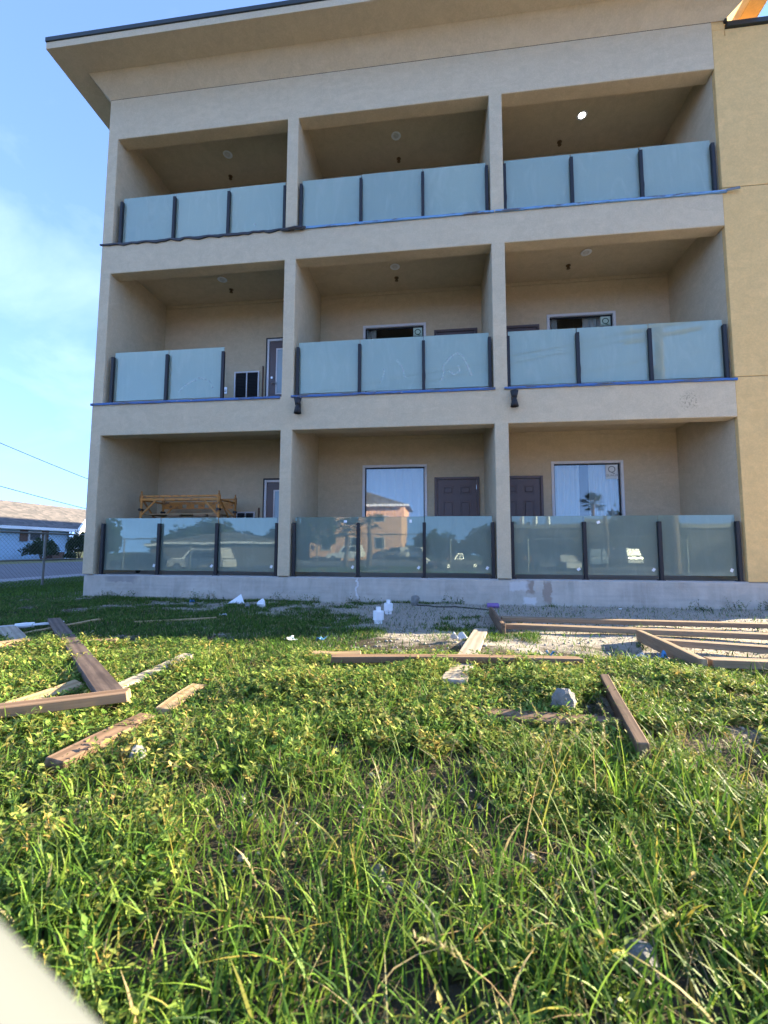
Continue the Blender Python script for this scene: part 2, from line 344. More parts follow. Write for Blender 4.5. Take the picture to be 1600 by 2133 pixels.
def ground_mat():
    m, nt = newmat('dirt_ground'); p = geopos(nt)
    sp = nd(nt, 'ShaderNodeSeparateXYZ', {0: p})
    n1 = noise(nt, p, 1.6, 6.0, 0.65, 0.4); n2 = noise(nt, p, 14.0, 6.0, 0.7); n3 = noise(nt, p, 70.0, 4.0, 0.7)
    cal = mixc(nt, n2, (0.33, 0.29, 0.24, 1), (0.55, 0.50, 0.43, 1))
    cal = mixc(nt, mth(nt, 'MULTIPLY', ramp(nt, n3, [(0.5, 0.0), (0.7, 1.0)]), 0.5), cal, (0.22, 0.185, 0.15, 1))
    soil = mixc(nt, n2, (0.040, 0.034, 0.022, 1), (0.11, 0.09, 0.062, 1))
    # pale caliche near the house and to the right; darker soil under the weeds, deepened further for shaded gaps between blades
    k = mth(nt, 'ADD', mth(nt, 'MULTIPLY', sp.outputs[1], 0.16), mth(nt, 'MULTIPLY', sp.outputs[0], 0.085))
    k = mth(nt, 'ADD', mth(nt, 'ADD', k, 0.86), mth(nt, 'MULTIPLY', mth(nt, 'SUBTRACT', n1, 0.5), 1.6))
    c = mixc(nt, ramp(nt, k, [(0.20, 0.0), (0.48, 1.0)]), soil, cal)
    far = nd(nt, 'ShaderNodeMapRange', {0: sp.outputs[1], 1: -12.0, 2: -9.5, 3: 1.0, 4: 0.0}).outputs[0]
    far2 = nd(nt, 'ShaderNodeMapRange', {0: sp.outputs[0], 1: -9.0, 2: -7.0, 3: 1.0, 4: 0.0}).outputs[0]
    c = mixc(nt, mth(nt, 'MAXIMUM', far, far2), c, mixc(nt, n1, (0.05, 0.07, 0.025, 1), (0.11, 0.12, 0.05, 1)))
    h = mth(nt, 'ADD', mth(nt, 'MULTIPLY', n2, 1.4), mth(nt, 'MULTIPLY', n3, 0.8))
    out(nt, bsdf(nt, c, 0.95, bump(nt, h, 0.9, 0.025), **{'Specular IOR Level': 0.15})); return m
M['ground'] = ground_mat()
def asphalt():
    m, nt = newmat('asphalt'); p = geopos(nt)
    c = mixc(nt, noise(nt, p, 0.5, 5.0), (0.075, 0.072, 0.085, 1), (0.13, 0.125, 0.14, 1))
    c = mixc(nt, mth(nt, 'MULTIPLY', noise(nt, p, 60.0, 3.0), 0.5), c, (0.18, 0.17, 0.18, 1))
    out(nt, bsdf(nt, c, 0.9, bump(nt, noise(nt, p, 80.0), 0.4))); return m
M['asphalt'] = asphalt()
M['gravel'] = plain('gravel_shoulder', (0.27, 0.265, 0.28), 0.95, 0, 0.35, 12, 0.5)
def shingle(name, c1, c2):
    m, nt = newmat(name); p = geopos(nt)
    s = scaled(nt, p, (2.6, 2.6, 7.0))
    v = nd(nt, 'ShaderNodeTexVoronoi', {'Vector': s, 'Scale': 1.0}, feature='F1')
    c = mixc(nt, nd(nt, 'ShaderNodeSeparateColor', {0: v.outputs[1]}).outputs[0], rgb(c1), rgb(c2))
    out(nt, bsdf(nt, c, 0.95, bump(nt, v.outputs[0], 0.6, 0.03))); return m
M['shingle'] = shingle('brown_shingles', (0.075, 0.072, 0.07), (0.15, 0.132, 0.122))
M['grey_roof'] = shingle('grey_shingles', (0.10, 0.10, 0.105), (0.17, 0.165, 0.165))
def leafmat(name, attr=True, base=(0.05, 0.10, 0.02), trans=0.38):
    m, nt = newmat(name)
    if attr: c = nd(nt, 'ShaderNodeAttribute', attribute_name='tint').outputs[0]
    else:
        c = mixc(nt, noise(nt, objco(nt), 3.0), rgb([x*0.6 for x in base]), rgb([x*1.4 for x in base]))
    d = bsdf(nt, c, 0.55, None, **{'Specular IOR Level': 0.22})
    t = nd(nt, 'ShaderNodeBsdfTranslucent', {0: mixc(nt, 0.6, c, (0.9, 1.0, 0.25, 1), 'MULTIPLY')}).outputs[0]
    t = nd(nt, 'ShaderNodeBsdfTranslucent', {0: c}).outputs[0]
    out(nt, nd(nt, 'ShaderNodeMixShader', {0: trans, 1: d, 2: t}).outputs[0]); return m
M['leaf'] = leafmat('grass_leaf'); M['shrub'] = leafmat('shrub_leaf', False, (0.03, 0.06, 0.02), 0.25)
M['palm'] = leafmat('palm_leaf', False, (0.045, 0.075, 0.03), 0.2)
def rock_mat(name, c):
    m, nt = newmat(name); co = objco(nt)
    k = mixc(nt, noise(nt, co, 9.0, 6.0, 0.7), rgb([x*0.6 for x in c]), rgb([min(1, x*1.25) for x in c]))
    out(nt, bsdf(nt, k, 0.92, bump(nt, noise(nt, co, 25.0, 6.0, 0.7), 0.6, 0.02))); return m
M['rock'] = rock_mat('grey_rock', (0.22, 0.215, 0.20)); M['rock_pale'] = rock_mat('pale_rock', (0.20, 0.20, 0.195))
def film():
    m, nt = newmat('clear_plastic_film')
    g = bsdf(nt, (0.55, 0.58, 0.62, 1), 0.18)
    t = nd(nt, 'ShaderNodeBsdfTransparent', {0: (0.9, 0.92, 0.95, 1)}).outputs[0]
    out(nt, nd(nt, 'ShaderNodeMixShader', {0: 0.55, 1: t, 2: g}).outputs[0]); return m
M['film'] = film()
M['gravel_bits'] = rock_mat('pale_gravel', (0.36, 0.335, 0.295))

# ------------------------------------------------------------------ setting: ground, street
def axis(lo, hi, a, b, st):
    fine = np.arange(a, b+1e-6, st); L = []; x = a; s = st
    while x > lo: s *= 1.35; x -= s; L.append(x)
    U = []; x = fine[-1]; s = st
    while x < hi: s *= 1.35; x += s; U.append(x)
    return np.concatenate([np.array(L[::-1]), fine, np.array(U)])
def np_mesh(name, V, F, mat, smooth=False, tint=None):
    me = bpy.data.meshes.new(name); n = len(F); k = F.shape[1]
    me.vertices.add(len(V)); me.vertices.foreach_set('co', np.asarray(V, np.float32).ravel())
    me.loops.add(n*k); me.loops.foreach_set('vertex_index', F.astype(np.int32).ravel())
    me.polygons.add(n); me.polygons.foreach_set('loop_start', np.arange(0, n*k, k, dtype=np.int32))
    if smooth: me.polygons.foreach_set('use_smooth', np.ones(n, bool))
    me.update(calc_edges=True); me.materials.append(mat)
    if tint is not None:
        at = me.color_attributes.new('tint', 'FLOAT_COLOR', 'POINT')
        at.data.foreach_set('color', np.concatenate([tint, np.ones((len(tint), 1))], 1).astype(np.float32).ravel())
    return me
gx = axis(-500, 500, -8, 8, 0.07); gy = axis(-500, 600, -8.2, 0.4, 0.07)
XX, YY = np.meshgrid(gx, gy); ZZ = terr(XX, YY)
nx, ny = len(gx), len(gy)
I = (np.arange(ny-1)[:, None]*nx+np.arange(nx-1)[None]).ravel()
struct(link('ground', np_mesh('ground', np.stack([XX, YY, ZZ], -1).reshape(-1, 3), np.stack([I, I+1, I+1+nx, I+nx], 1), M['ground'], True)))
# side street on the left, gravel shoulder, street behind the photographer
struct(MB().box(-24.5, -12.6, -8.8, 200, -0.60, -0.482).build('road', M['asphalt']))
struct(MB().box(-12.6, -10.9, -8.6, 200, -0.60, -0.474).build('gravel_shoulder', M['gravel']))
struct(MB().box(-200, 200, -31, -16.5, -1.35, -1.205).build('road', M['asphalt']))
struct(MB().box(-200, 200, -60, -31, -1.35, -1.200).build('parking_lot', plain('old_asphalt', (0.16, 0.155, 0.15), 0.9)))

# ------------------------------------------------------------------ hotel
E0, E0r, E1l, E1r, E2l, E2r, E3 = -5.901, -5.682, -2.038, -1.814, 1.844, 2.080, 5.741
H1, F2, H2, F3, H3, WT = 2.680, 3.325, 6.011, 6.635, 8.948, 9.856
XR, DB = 5.95, 1.83
FL = [0.0, F2, F3]; CE = [2.99, 6.36, 9.31]
BAYS = [(E0r, E1l), (E1r, E2l), (E2r, E3)]
hotel = thing('hotel_building', 'three storey tan stucco building with nine recessed balconies and overhanging roof', 'building', (0, 0, 0))
def grid_wall(name, xs, zs, solid, y0, y1, mat, parent, bevel=0.012):
    mb = MB(); idx = {}
    def vid(i, k, s):
        if (i, k, s) not in idx: idx[(i, k, s)] = len(mb.v); mb.v.append((xs[i], y1 if s else y0, zs[k]))
        return idx[(i, k, s)]
    ok = lambda i, k: 0 <= i < len(xs)-1 and 0 <= k < len(zs)-1 and solid(i, k)
    for i in range(len(xs)-1):
        for k in range(len(zs)-1):
            if not ok(i, k): continue
            mb.f.append((vid(i,k,0), vid(i+1,k,0), vid(i+1,k+1,0), vid(i,k+1,0)))
            mb.f.append((vid(i,k,1), vid(i,k+1,1), vid(i+1,k+1,1), vid(i+1,k,1)))
            if not ok(i-1, k): mb.f.append((vid(i,k,0), vid(i,k+1,0), vid(i,k+1,1), vid(i,k,1)))
            if not ok(i+1, k): mb.f.append((vid(i+1,k,0), vid(i+1,k,1), vid(i+1,k+1,1), vid(i+1,k+1,0)))
            if not ok(i, k-1): mb.f.append((vid(i,k,0), vid(i,k,1), vid(i+1,k,1), vid(i+1,k,0)))
            if not ok(i, k+1): mb.f.append((vid(i,k+1,0), vid(i+1,k+1,0), vid(i+1,k+1,1), vid(i,k+1,1)))
    o = mb.build(name, mat, parent)
    if bevel:
        bm = bmesh.new(); bm.from_mesh(o.data)
        ed = [e for e in bm.edges if len(e.link_faces) == 2 and e.calc_face_angle(0) > 0.6 and all(v.co.y < y0+0.01 for v in e.verts)]
        bmesh.ops.bevel(bm, geom=ed, offset=bevel, segments=2, affect='EDGES', profile=0.5); bm.to_mesh(o.data); bm.free()
    return o
fx = [E0, E0r, E1l, E1r, E2l, E2r, E3]; fz = [0.0, H1, F2, H2, F3, H3, WT]
grid_wall('facade_wall', fx, fz, lambda i, k: i in (0, 2, 4) or k in (1, 3, 5), 0.0, 0.26, M['tan'], hotel, 0.014)
# foundation, slabs, ceilings, partitions, back walls
MB().box(E0+0.012, 12.0, 0.025, 40, -0.75, -0.012).build('foundation', M['concrete'], hotel, 0.02)
for k in range(3):
    for (a, b) in BAYS:
        MB().box(a-0.02, b+0.02, 0.262 if k else 0.032, DB, FL[k]-0.10, FL[k]-0.004).build('balcony_floor', M['floor'], hotel)
        MB().box(a-0.02, b+0.02, 0.262, DB+0.05, CE[k], CE[k]+0.16).build('ceiling', M['tan'], hotel)
        MB().box(a+0.03, b-0.03, DB-0.035, DB-0.002, CE[k]-0.07, CE[k]-0.003).build('cornice', M['tan'], hotel)
for k in range(3):
    z0, z1 = FL[k]-0.09, CE[k]+0.15
    for a, b in ((E0, E0r), (E1l, E1r), (E2l, E2r), (E3, XR)):
        y0 = 0.2605 if b != XR else 0.10
        MB().box(a, b, y0, DB+0.04, z0, z1).build('partition_wall', M['tan'], hotel)
# openings in the back wall, metres along the facade
WIN = {(0,1): (-0.797, 0.62, 0.62, 2.344), (0,2): (3.241, 4.672, 0.62, 2.347), (1,1): (-0.81, 0.614, 3.95, 5.575), (1,2): (3.242, 4.65, 3.95, 5.585)}
for k in range(3):
    for b, (x0, x1) in enumerate(BAYS):
        z0, z1 = FL[k]-0.05, CE[k]+0.1
        if (k, b) in WIN:
            w = WIN[(k, b)]
            grid_wall('back_wall', [x0-0.03, w[0], w[1], x1+0.03], [z0, w[2], w[3], z1], lambda i, j: not (i == 1 and j == 1), DB, DB+0.15, M['tan'], hotel, 0)
        else:
            MB().box(x0-0.03, x1+0.03, DB, DB+0.15, z0, z1).build('back_wall', M['tan'], hotel)
MB().box(E0, XR-0.01, 3.2, 44, 0.0, WT).build('rear_block', M['tan'], hotel)
MB().box(E0, E0+0.2, DB+0.05, 3.2, 0.0, WT).build('side_wall', M['tan'], hotel)
MB().box(XR-0.22, XR-0.02, DB+0.05, 3.2, 0.0, WT).build('side_wall', M['tan'], hotel)

def text_mesh(txt, size, name, mat, depth=0.001):
    cu = bpy.data.curves.new('txt', 'FONT'); cu.body = txt; cu.size = size; cu.align_x = 'CENTER'; cu.extrude = depth
    o = bpy.data.objects.new('txt', cu); C.objects.link(o)
    me = bpy.data.meshes.new_from_object(o.evaluated_get(bpy.context.evaluated_depsgraph_get()))
    bpy.data.objects.remove(o); me.name = name; me.materials.clear(); me.materials.append(mat); return me
def curtain_sheet(x0, x1, z0, z1, y, waves, flare=0.0):
    n = 60; mb = MB(); rows = 7
    for j in range(rows):
        t = j/(rows-1)
        for i in range(n+1):
            s = i/n
            xx = x0+(x1-x0)*s+flare*(1-t)**2*s
            yy = y+0.025*math.sin(s*waves*6.28+0.5*math.sin(s*11)+0.3*t)+0.012*math.sin(s*waves*13+1.0)
            mb.v.append((xx, yy, z0+(z1-z0)*t))
    for j in range(rows-1):
        for i in range(n): a = j*(n+1)+i; mb.f.append((a, a+1, a+n+2, a+n+1))
    return mb
for (k, b), (x0, x1, z0, z1) in WIN.items():
    w = link('window', None, hotel); w['label'] = {(0,1): 'large window with closed sheer curtains reflecting sky', (0,2): 'large window with parted sheer curtains and a white sticker', (1,1): 'dark window with small green sticker behind the railing', (1,2): 'dark window half hidden behind the railing'}[(k, b)]
    t = 0.05
    MB().box(x0-0.004, x0+t, DB-0.02, DB+0.10, z0, z1+0.004).box(x1-t, x1+0.004, DB-0.02, DB+0.10, z0, z1+0.004).box(x0+t, x1-t, DB-0.019, DB+0.10, z1-t, z1+0.004).box(x0+t, x1-t, DB-0.019, DB+0.10, z0, z0+t).build('frame', M['vinyl'], w)
    s = 0.022
    gb = MB(); a0, a1, c0, c1 = x0+t, x1-t, z0+t, z1-t
    gb.box(a0, a0+s, DB+0.035, DB+0.075, c0, c1).box(a1-s, a1, DB+0.035, DB+0.075, c0, c1).box(a0+s, a1-s, DB+0.035, DB+0.075, c1-s, c1).box(a0+s, a1-s, DB+0.035, DB+0.075, c0, c0+s)
    gb.build('gasket', M['black'], w)
    MB().box(a0+s, a1-s, DB+0.05, DB+0.056, c0+s, c1-s).build('pane', M['pane'] if k == 0 else M['pane_dim'], w)
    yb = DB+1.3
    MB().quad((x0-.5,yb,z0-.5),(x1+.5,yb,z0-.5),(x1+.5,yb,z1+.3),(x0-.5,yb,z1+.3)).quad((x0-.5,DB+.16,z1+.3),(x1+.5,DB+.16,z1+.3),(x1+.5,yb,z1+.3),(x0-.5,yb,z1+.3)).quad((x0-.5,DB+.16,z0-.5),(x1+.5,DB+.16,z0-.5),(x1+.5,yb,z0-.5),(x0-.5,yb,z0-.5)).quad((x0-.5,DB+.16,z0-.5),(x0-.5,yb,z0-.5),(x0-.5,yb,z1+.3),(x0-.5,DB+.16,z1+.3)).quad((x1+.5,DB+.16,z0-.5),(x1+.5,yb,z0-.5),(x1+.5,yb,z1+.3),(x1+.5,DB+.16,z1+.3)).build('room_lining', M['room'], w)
    if k == 0 and b == 1: cs = [(x0-0.1, x1+0.1, 9, 0)]
    elif k == 0: cs = [(x0-0.1, x0+0.60, 5, -0.03), (x0+0.80, x1-0.06, 5, 0.02)]
    elif b == 1: cs = [(x0-0.1, x0+0.28, 4, 0)]
    else: cs = [(x0-0.1, x0+0.25, 4, 0), (x1-0.62, x1-0.02, 4, 0)]
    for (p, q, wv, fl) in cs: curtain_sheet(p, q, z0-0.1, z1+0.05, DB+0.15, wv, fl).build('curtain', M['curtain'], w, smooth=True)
    if (k, b) != (0, 1):
        big = k == 0
        sx1 = a1-s-0.012; sw, sh = (0.24, 0.30) if big else (0.20, 0.20)
        sx0 = sx1-sw; sz1 = c1-s-0.006; sz0 = sz1-sh
        MB().box(sx0, sx1, DB+0.046, DB+0.0485, sz0, sz1).build('sticker', M['sticker_white'] if big else M['sticker'], w)
        me = text_mesh('Q', 0.20 if big else 0.19, 'letter', M['print_grey'] if big else M['print'])
        link('letter', me, w, ((sx0+sx1)/2, DB+0.044, sz1-0.165), (R(90), 0, 0))
        if big: link('letter', text_mesh('QUAKER', 0.062, 'letter', M['print_grey']), w, ((sx0+sx1)/2, DB+0.044, sz1-0.245), (R(90), 0, 0))
        else: link('letter', text_mesh('QUAKER', 0.045, 'letter', M['print']), w, ((sx0+sx1)/2, DB+0.044, sz0+0.006), (R(90), 0, 0))

def panel_door(x0, x1, z, hinge_right, label):
    d = link('door', None, hotel); d['label'] = label
    y = DB; f = 0.055; zt = z+2.05
    MB().box(x0, x0+f, y-0.05, y-0.001, z, zt).box(x1-f, x1, y-0.05, y-0.001, z, zt).box(x0+f, x1-f, y-0.05, y-0.001, zt-f, zt).build('frame', M['brown_door'], d, 0.004)
    a, b = x0+f, x1-f; W = b-a; h = zt-f-z
    MB().box(a+0.004, b-0.004, y-0.022, y-0.002, z+0.01, zt-f-0.004).build('slab', M['brown_door'], d)
    st = 0.115; pw = (W-3*st)/2
    rows = [(z+h-0.13-0.20, z+h-0.13), (z+h-0.45-0.66, z+h-0.45), (z+0.18, z+0.74)]
    for r0, r1 in rows:
        for c in range(2):
            p = a+st+c*(pw+st)
            MB().box(p, p+0.016, y-0.027, y-0.0225, r0, r1).box(p+pw-0.016, p+pw, y-0.027, y-0.0225, r0, r1).box(p+0.016, p+pw-0.016, y-0.027, y-0.0225, r1-0.016, r1).box(p+0.016, p+pw-0.016, y-0.027, y-0.0225, r0, r0+0.016).build('panel_moulding', M['brown_door'], d, 0.0018)
            MB().box(p+0.04, p+pw-0.04, y-0.036, y-0.0225, r0+0.04, r1-0.04).build('panel', M['brown_door'], d, 0.011)
    hx = b-0.002 if hinge_right else a+0.002; kx = a+0.07 if hinge_right else b-0.07
    for hz in (0.2, 1.05, 1.78): MB().tube([(hx, y-0.03, z+hz), (hx, y-0.03, z+hz+0.1)], 0.011, 8).build('hinge', M['steel'], d)
    MB().tube([(kx, y-0.02, z+0.98), (kx, y-0.07, z+0.98)], 0.026, 12).build('handle', M['steel'], d, smooth=False)
    return d
panel_door(0.785, 1.74, 0.0, True, 'brown six panel door beside the curtained window')
panel_door(2.12, 3.057, 0.0, False, 'brown six panel door partly behind a column')
panel_door(0.80, 1.75, F2, True, 'brown door whose top shows over the railing')
panel_door(2.12, 3.07, F2, False, 'brown door behind the railing at the column')
def glazed_door(x0, z, label):
    d = link('door', None, hotel); d['label'] = label
    x1 = x0+0.95; y = DB; zt = z+2.05; f = 0.05
    MB().box(x0-0.04, x0, y-0.03, y-0.001, z, zt+0.04).box(x0, x1, y-0.03, y-0.001, zt, zt+0.04).build('rough_edge', M['black'], d)
    MB().box(x0+0.002, x0+f, y-0.05, y-0.001, z, zt-0.002).box(x1-f, x1, y-0.05, y-0.001, z, zt-0.002).box(x0+f, x1-f, y-0.05, y-0.001, zt-f, zt-0.002).build('frame', M['vinyl'], d)
    a, b = x0+f+0.004, x1-f-0.004
    MB().box(a, b, y-0.03, y-0.002, z+0.01, zt-f-0.004).build('slab', M['brown_door'], d)
    la, lb, lz0, lz1 = a+0.19, b-0.19, z+0.75, zt-0.26
    MB().box(la-0.03, la, y-0.04, y-0.031, lz0-0.03, lz1+0.03).box(lb, lb+0.03, y-0.04, y-0.031, lz0-0.03, lz1+0.03).box(la, lb, y-0.04, y-0.031, lz1, lz1+0.03).box(la, lb, y-0.04, y-0.031, lz0-0.03, lz0).build('lite_frame', M['vinyl'], d)
    MB().box(la, lb, y-0.0335, y-0.031, lz0, lz1).build('pane', plain('blind_glass', (0.30, 0.40, 0.46), 0.08, 0, 0.1, 2), d)
    MB().tube([(a+0.07, y-0.03, z+1.12), (a+0.07, y-0.05, z+1.12)], 0.028, 12).build('deadbolt', M['steel'], d)
    MB().tube([(a+0.07, y-0.03, z+0.98), (a+0.07, y-0.075, z+0.98), (a+0.19, y-0.08, z+0.98)], 0.013, 8).build('handle', M['steel'], d)
glazed_door(-3.05, 0.0, 'brown door with narrow glass lite next to the scaffold')
glazed_door(-3.07, F2, 'brown door with glass lite at the unfinished railing')
def louver(x0, x1, z0, z1, label):
    g = link('louvered_vent', None, hotel); g['label'] = label
    y = DB; f = 0.03; xm = (x0+x1)/2
    MB().box(x0, x0+f, y-0.04, y-0.001, z0, z1).box(x1-f, x1, y-0.04, y-0.001, z0, z1).box(x0+f, x1-f, y-0.04, y-0.001, z1-f, z1).box(x0+f, x1-f, y-0.04, y-0.001, z0, z0+f).box(xm-0.012, xm+0.012, y-0.038, y-0.001, z0+f, z1-f).build('frame', M['vinyl'], g)
    MB().box(x0+f, x1-f, y-0.006, y-0.001, z0+f, z1-f).build('backing', M['dark_louver'], g)
    n = int((z1-z0-2*f)/0.035)
    for q in range(n):
        zq = z0+f+0.006+q*0.035
        mb = MB()
        for a, b in ((x0+f, xm-0.012), (xm+0.012, x1-f)): mb.bar(((a+b)/2, y-0.026, zq), ((a+b)/2, y-0.008, zq+0.02), b-a-0.002, 0.004)
        mb.build('slat', M['dark_louver'], g)
louver(-3.864, -3.256, F2+0.40, 4.628, 'dark louvered vent in a pale frame at floor level'); louver(-3.72, -3.27, 0.62, 1.33, 'dark louvered vent behind the frosted railing')
MB().box(-3.19, -3.16, DB-0.03, DB-0.002, F2+0.1, F2+1.42).build('conduit', M['shutter'], hotel)
MB().box(-3.20, -3.17, DB-0.03, DB-0.002, 0.1, 1.42).build('conduit', M['shutter'], hotel)
ob = MB().box(-4.14, -4.05, DB-0.012, DB-0.001, F2+0.80, F2+0.95).build('outlet_plate', M['steel'], hotel)
MB().box(-4.117, -4.073, DB-0.03, DB-0.0125, F2+0.84, F2+0.91).build('outlet_cover', M['white'], ob)

# roof: cove, soffit, fascia and dark metal edge
ov1, ov2, zc, zs, zf, zt_ = 0.29, 0.79, 10.18, 10.17, 10.31, 10.405
xl1, xl2 = E0-ov1, E0-0.76; xr1, xr2 = XR+0.44, XR+0.74; YB = 44.0
roof = MB().prism([(xl2+0.02, zf-0.02), (xr2-0.02, zf-0.02), (xr2-0.02, zt_+0.0), (xl2+0.02, zt_+0.0)], -ov2+0.02, YB).build('roof', M['dark_flash'], hotel)
cv_ = MB()
cv_.quad((E0,0,WT),(XR,0,WT),(xr1,-ov1,zc),(xl1,-ov1,zc))
cv_.quad((E0,YB,WT),(E0,0,WT),(xl1,-ov1,zc),(xl1,YB,zc))
cv_.build('cove', M['tan'], roof)
MB().quad((XR,0,WT),(XR,YB,WT),(xr1,YB,zc),(xr1,-ov1,zc)).quad((XR,0,WT-0.3),(XR,YB,WT-0.3),(XR,YB,WT),(XR,0,WT)).build('end_cove', M['yellow'], roof)
MB().quad((xl1,-ov1,zc-.004),(xr1,-ov1,zc-.004),(xr2,-ov2,zs),(xl2,-ov2,zs)).quad((xl1,YB,zc-.004),(xl1,-ov1,zc-.004),(xl2,-ov2,zs),(xl2,YB,zs)).build('soffit', M['tan'], roof)
MB().quad((xr1,-ov1,zc-.004),(xr1,YB,zc-.004),(xr2,YB,zc+0.10),(xr2,-ov2,zs)).build('end_soffit', M['yellow'], roof)
fa = MB(); fa.box(xl2, xr2, -ov2, -ov2+0.018, zs, zf); fa.box(xl2, xl2+0.018, -ov2+0.018, YB, zs, zf); fa.box(xr2-0.018, xr2, -ov2+0.018, YB, zs, zf)
fa.build('fascia', M['tan'], roof)
ed = MB(); ed.box(xl2-0.015, xr2+0.015, -ov2-0.022, -ov2+0.02, zf+0.002, zt_); ed.box(xl2-0.018, xl2+0.02, -ov2+0.02, YB, zf+0.002, zt_); ed.box(xr2-0.02, xr2+0.018, -ov2+0.02, YB, zf+0.002, zt_)
ed.build('metal_edge', M['dark_flash'], roof, 0.006)

# taped flashing strips along the balcony ledges
def ledge(x0, x1, z, mat, droop, label):
    n = 40; mb = MB(); r = random.Random(int(x0*100)+int(z*10))
    top = []
    for i in range(n+1):
        x = x0+(x1-x0)*i/n; j = (r.random()-0.5)*droop
        top.append((x, -0.03+(r.random()-.5)*0.006, z+0.002+j*0.4, z-0.036+j))
    for x, y, a, b in top: mb.v += [(x, y, b), (x, y-0.002, a), (x, 0.05, a+0.012), (x, 0.002, b)]
    for i in range(n):
        for q in range(4):
            a, b = i*4+q, i*4+(q+1) % 4; mb.f.append((a, b, b+4, a+4))
    mb.f += [(3,2,1,0), tuple(n*4+q for q in range(4))]
    o = mb.build('ledge_flashing', mat, hotel); o['label'] = label
ledge(E0-0.03, -1.86, F3+0.0, M['tape_dark'], 0.05, 'dark peeling flashing strip'); ledge(-1.85, 1.90, F3, M['tape_pale'], 0.006, 'pale blue taped flashing strip'); ledge(1.92, E3+0.06, F3, M['tape_pale'], 0.006, 'pale blue taped flashing strip')
MB().bar((E3+0.04, -0.035, F3-0.01), (E3+0.24, -0.05, F3+0.005), 0.012, 0.04).build('loose_flashing_end', M['galv'], hotel)
MB().tube([(-2.10, -0.03, F3-0.03), (-1.95, -0.06, F3-0.05), (-1.82, -0.06, F3-0.025), (-1.68, -0.05, F3-0.04), (-1.62, -0.03, F3-0.01)], [0.02, 0.035, 0.03, 0.035, 0.015], 6).build('torn_tape', M['tape_dark'], hotel)
ledge(E0-0.02, -2.06, F2, M['tape'], 0.006, 'blue taped flashing strip'); ledge(E1r-0.03, E2l+0.02, F2, M['tape'], 0.006, 'blue taped flashing strip'); ledge(E2r-0.06, E3+0.02, F2, M['tape'], 0.006, 'blue taped flashing strip')

# ------------------------------------------------------------------ mustard wing on the right
wing = thing('hotel_wing', 'mustard yellow stucco wall block right of the balconies', 'building', (0,0,0))
WX = 7.5
zr = [0.0, 3.355, 6.705, 9.70]
mbw = MB()
for a, b in zip(zr[:-1], zr[1:]):
    mbw = MB().box(E3+0.004, WX, 0.012, 0.095, a+(0.006 if a else -0.006), b-(0.006 if b < 9 else 0)); mbw.build('wall_panel', M['yellow'], wing, 0.004)
MB().box(E3+0.004, XR, 0.012, 0.095, 9.701, WT+0.02).build('upper_return', M['yellow'], wing)
MB().box(XR+0.004, WX, 0.10, 30, 0.0, 9.68).build('side_block', M['yellow'], wing)
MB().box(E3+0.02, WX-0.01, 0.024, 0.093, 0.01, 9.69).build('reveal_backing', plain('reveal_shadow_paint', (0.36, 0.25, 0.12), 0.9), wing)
MB().box(XR+0.02, WX+0.04, -0.035, 0.30, 9.705, 9.80).build('parapet_flashing', M['dark_flash'], wing, 0.006)
MB().box(XR-0.01, XR+0.03, -0.03, 0.02, 9.80, 9.86).build('flashing_end', M['dark_flash'], wing)

# ------------------------------------------------------------------ balcony railings
NM = [['ground floor railing of the left bay in front of the scaffold', 'ground floor railing of the middle bay in front of the curtained window', 'ground floor railing of the right bay next to the mustard wall'],
      ['second floor railing of the left bay with its third glass panel missing', 'second floor railing of the middle bay smeared with handprints', 'second floor railing of the right bay reflecting a utility pole'],
      ['top floor railing of the left bay above dark peeling flashing', 'top floor railing of the middle bay above pale blue tape', 'top floor railing of the right bay under the lit ceiling lamp']]
RX = [(-5.56, -2.085), (-1.755, 1.79), (2.112, 5.665)]
me_post = MB().box(-0.028, 0.028, -0.042, 0.020, 0.0, 0.965).mesh('post', M['black'], 0.005)
me_base = MB().box(-0.055, 0.055, -0.045, 0.045, -0.004, 0.010).mesh('base_plate', M['black'], 0.003)
me_wrap = MB().tube([(0.02, -0.03, 0.5), (0.028, -0.032, 0.3), (0.02, -0.034, 0.12), (0.034, -0.036, 0.0)], [0.004, 0.009, 0.006, 0.004], 5).mesh('loose_wrap', M['black'])
me_tag = MB().box(-0.022, 0.022, -0.001, 0.001, -0.028, 0.028).mesh('sticker_tag', M['tag'])
gm = {}
def glass_mesh(w, up_):
    key = (round(w, 2), up_)
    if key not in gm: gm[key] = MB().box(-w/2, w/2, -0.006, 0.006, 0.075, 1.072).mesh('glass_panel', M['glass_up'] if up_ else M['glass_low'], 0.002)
    return gm[key]
def smear_mat():
    m, nt = newmat('dried_smear'); n = noise(nt, geopos(nt), 26.0, 5.0, 0.7)
    t = nd(nt, 'ShaderNodeBsdfTransparent').outputs[0]; d = nd(nt, 'ShaderNodeBsdfDiffuse', {0: (0.72, 0.78, 0.78, 1)}).outputs[0]
    out(nt, nd(nt, 'ShaderNodeMixShader', {0: ramp(nt, n, [(0.42, 0.0), (0.75, 0.75)]), 1: t, 2: d}).outputs[0]); return m
M['smear'] = smear_mat()
SM = {(1, 0): [(1, [(-.33, .14), (-.2, .27), (0, .36), (.12, .40), (.28, .33), (.36, .18)])], (1, 1): [(1, [(-.2, .14), (-.14, .3), (-.13, .42)]), (1, [(.1, .55), (.2, .42), (.26, .22)]), (2, [(-.28, .12), (-.22, .28), (-.24, .40), (-.12, .55), (.0, .64), (.12, .58), (.2, .40), (.27, .2)]), (2, [(-.16, .34), (-.04, .24), (.06, .30), (.04, .40)])],
      (2, 0): [(2, [(-.05, .14), (.0, .25), (.06, .33), (.14, .34)])]}
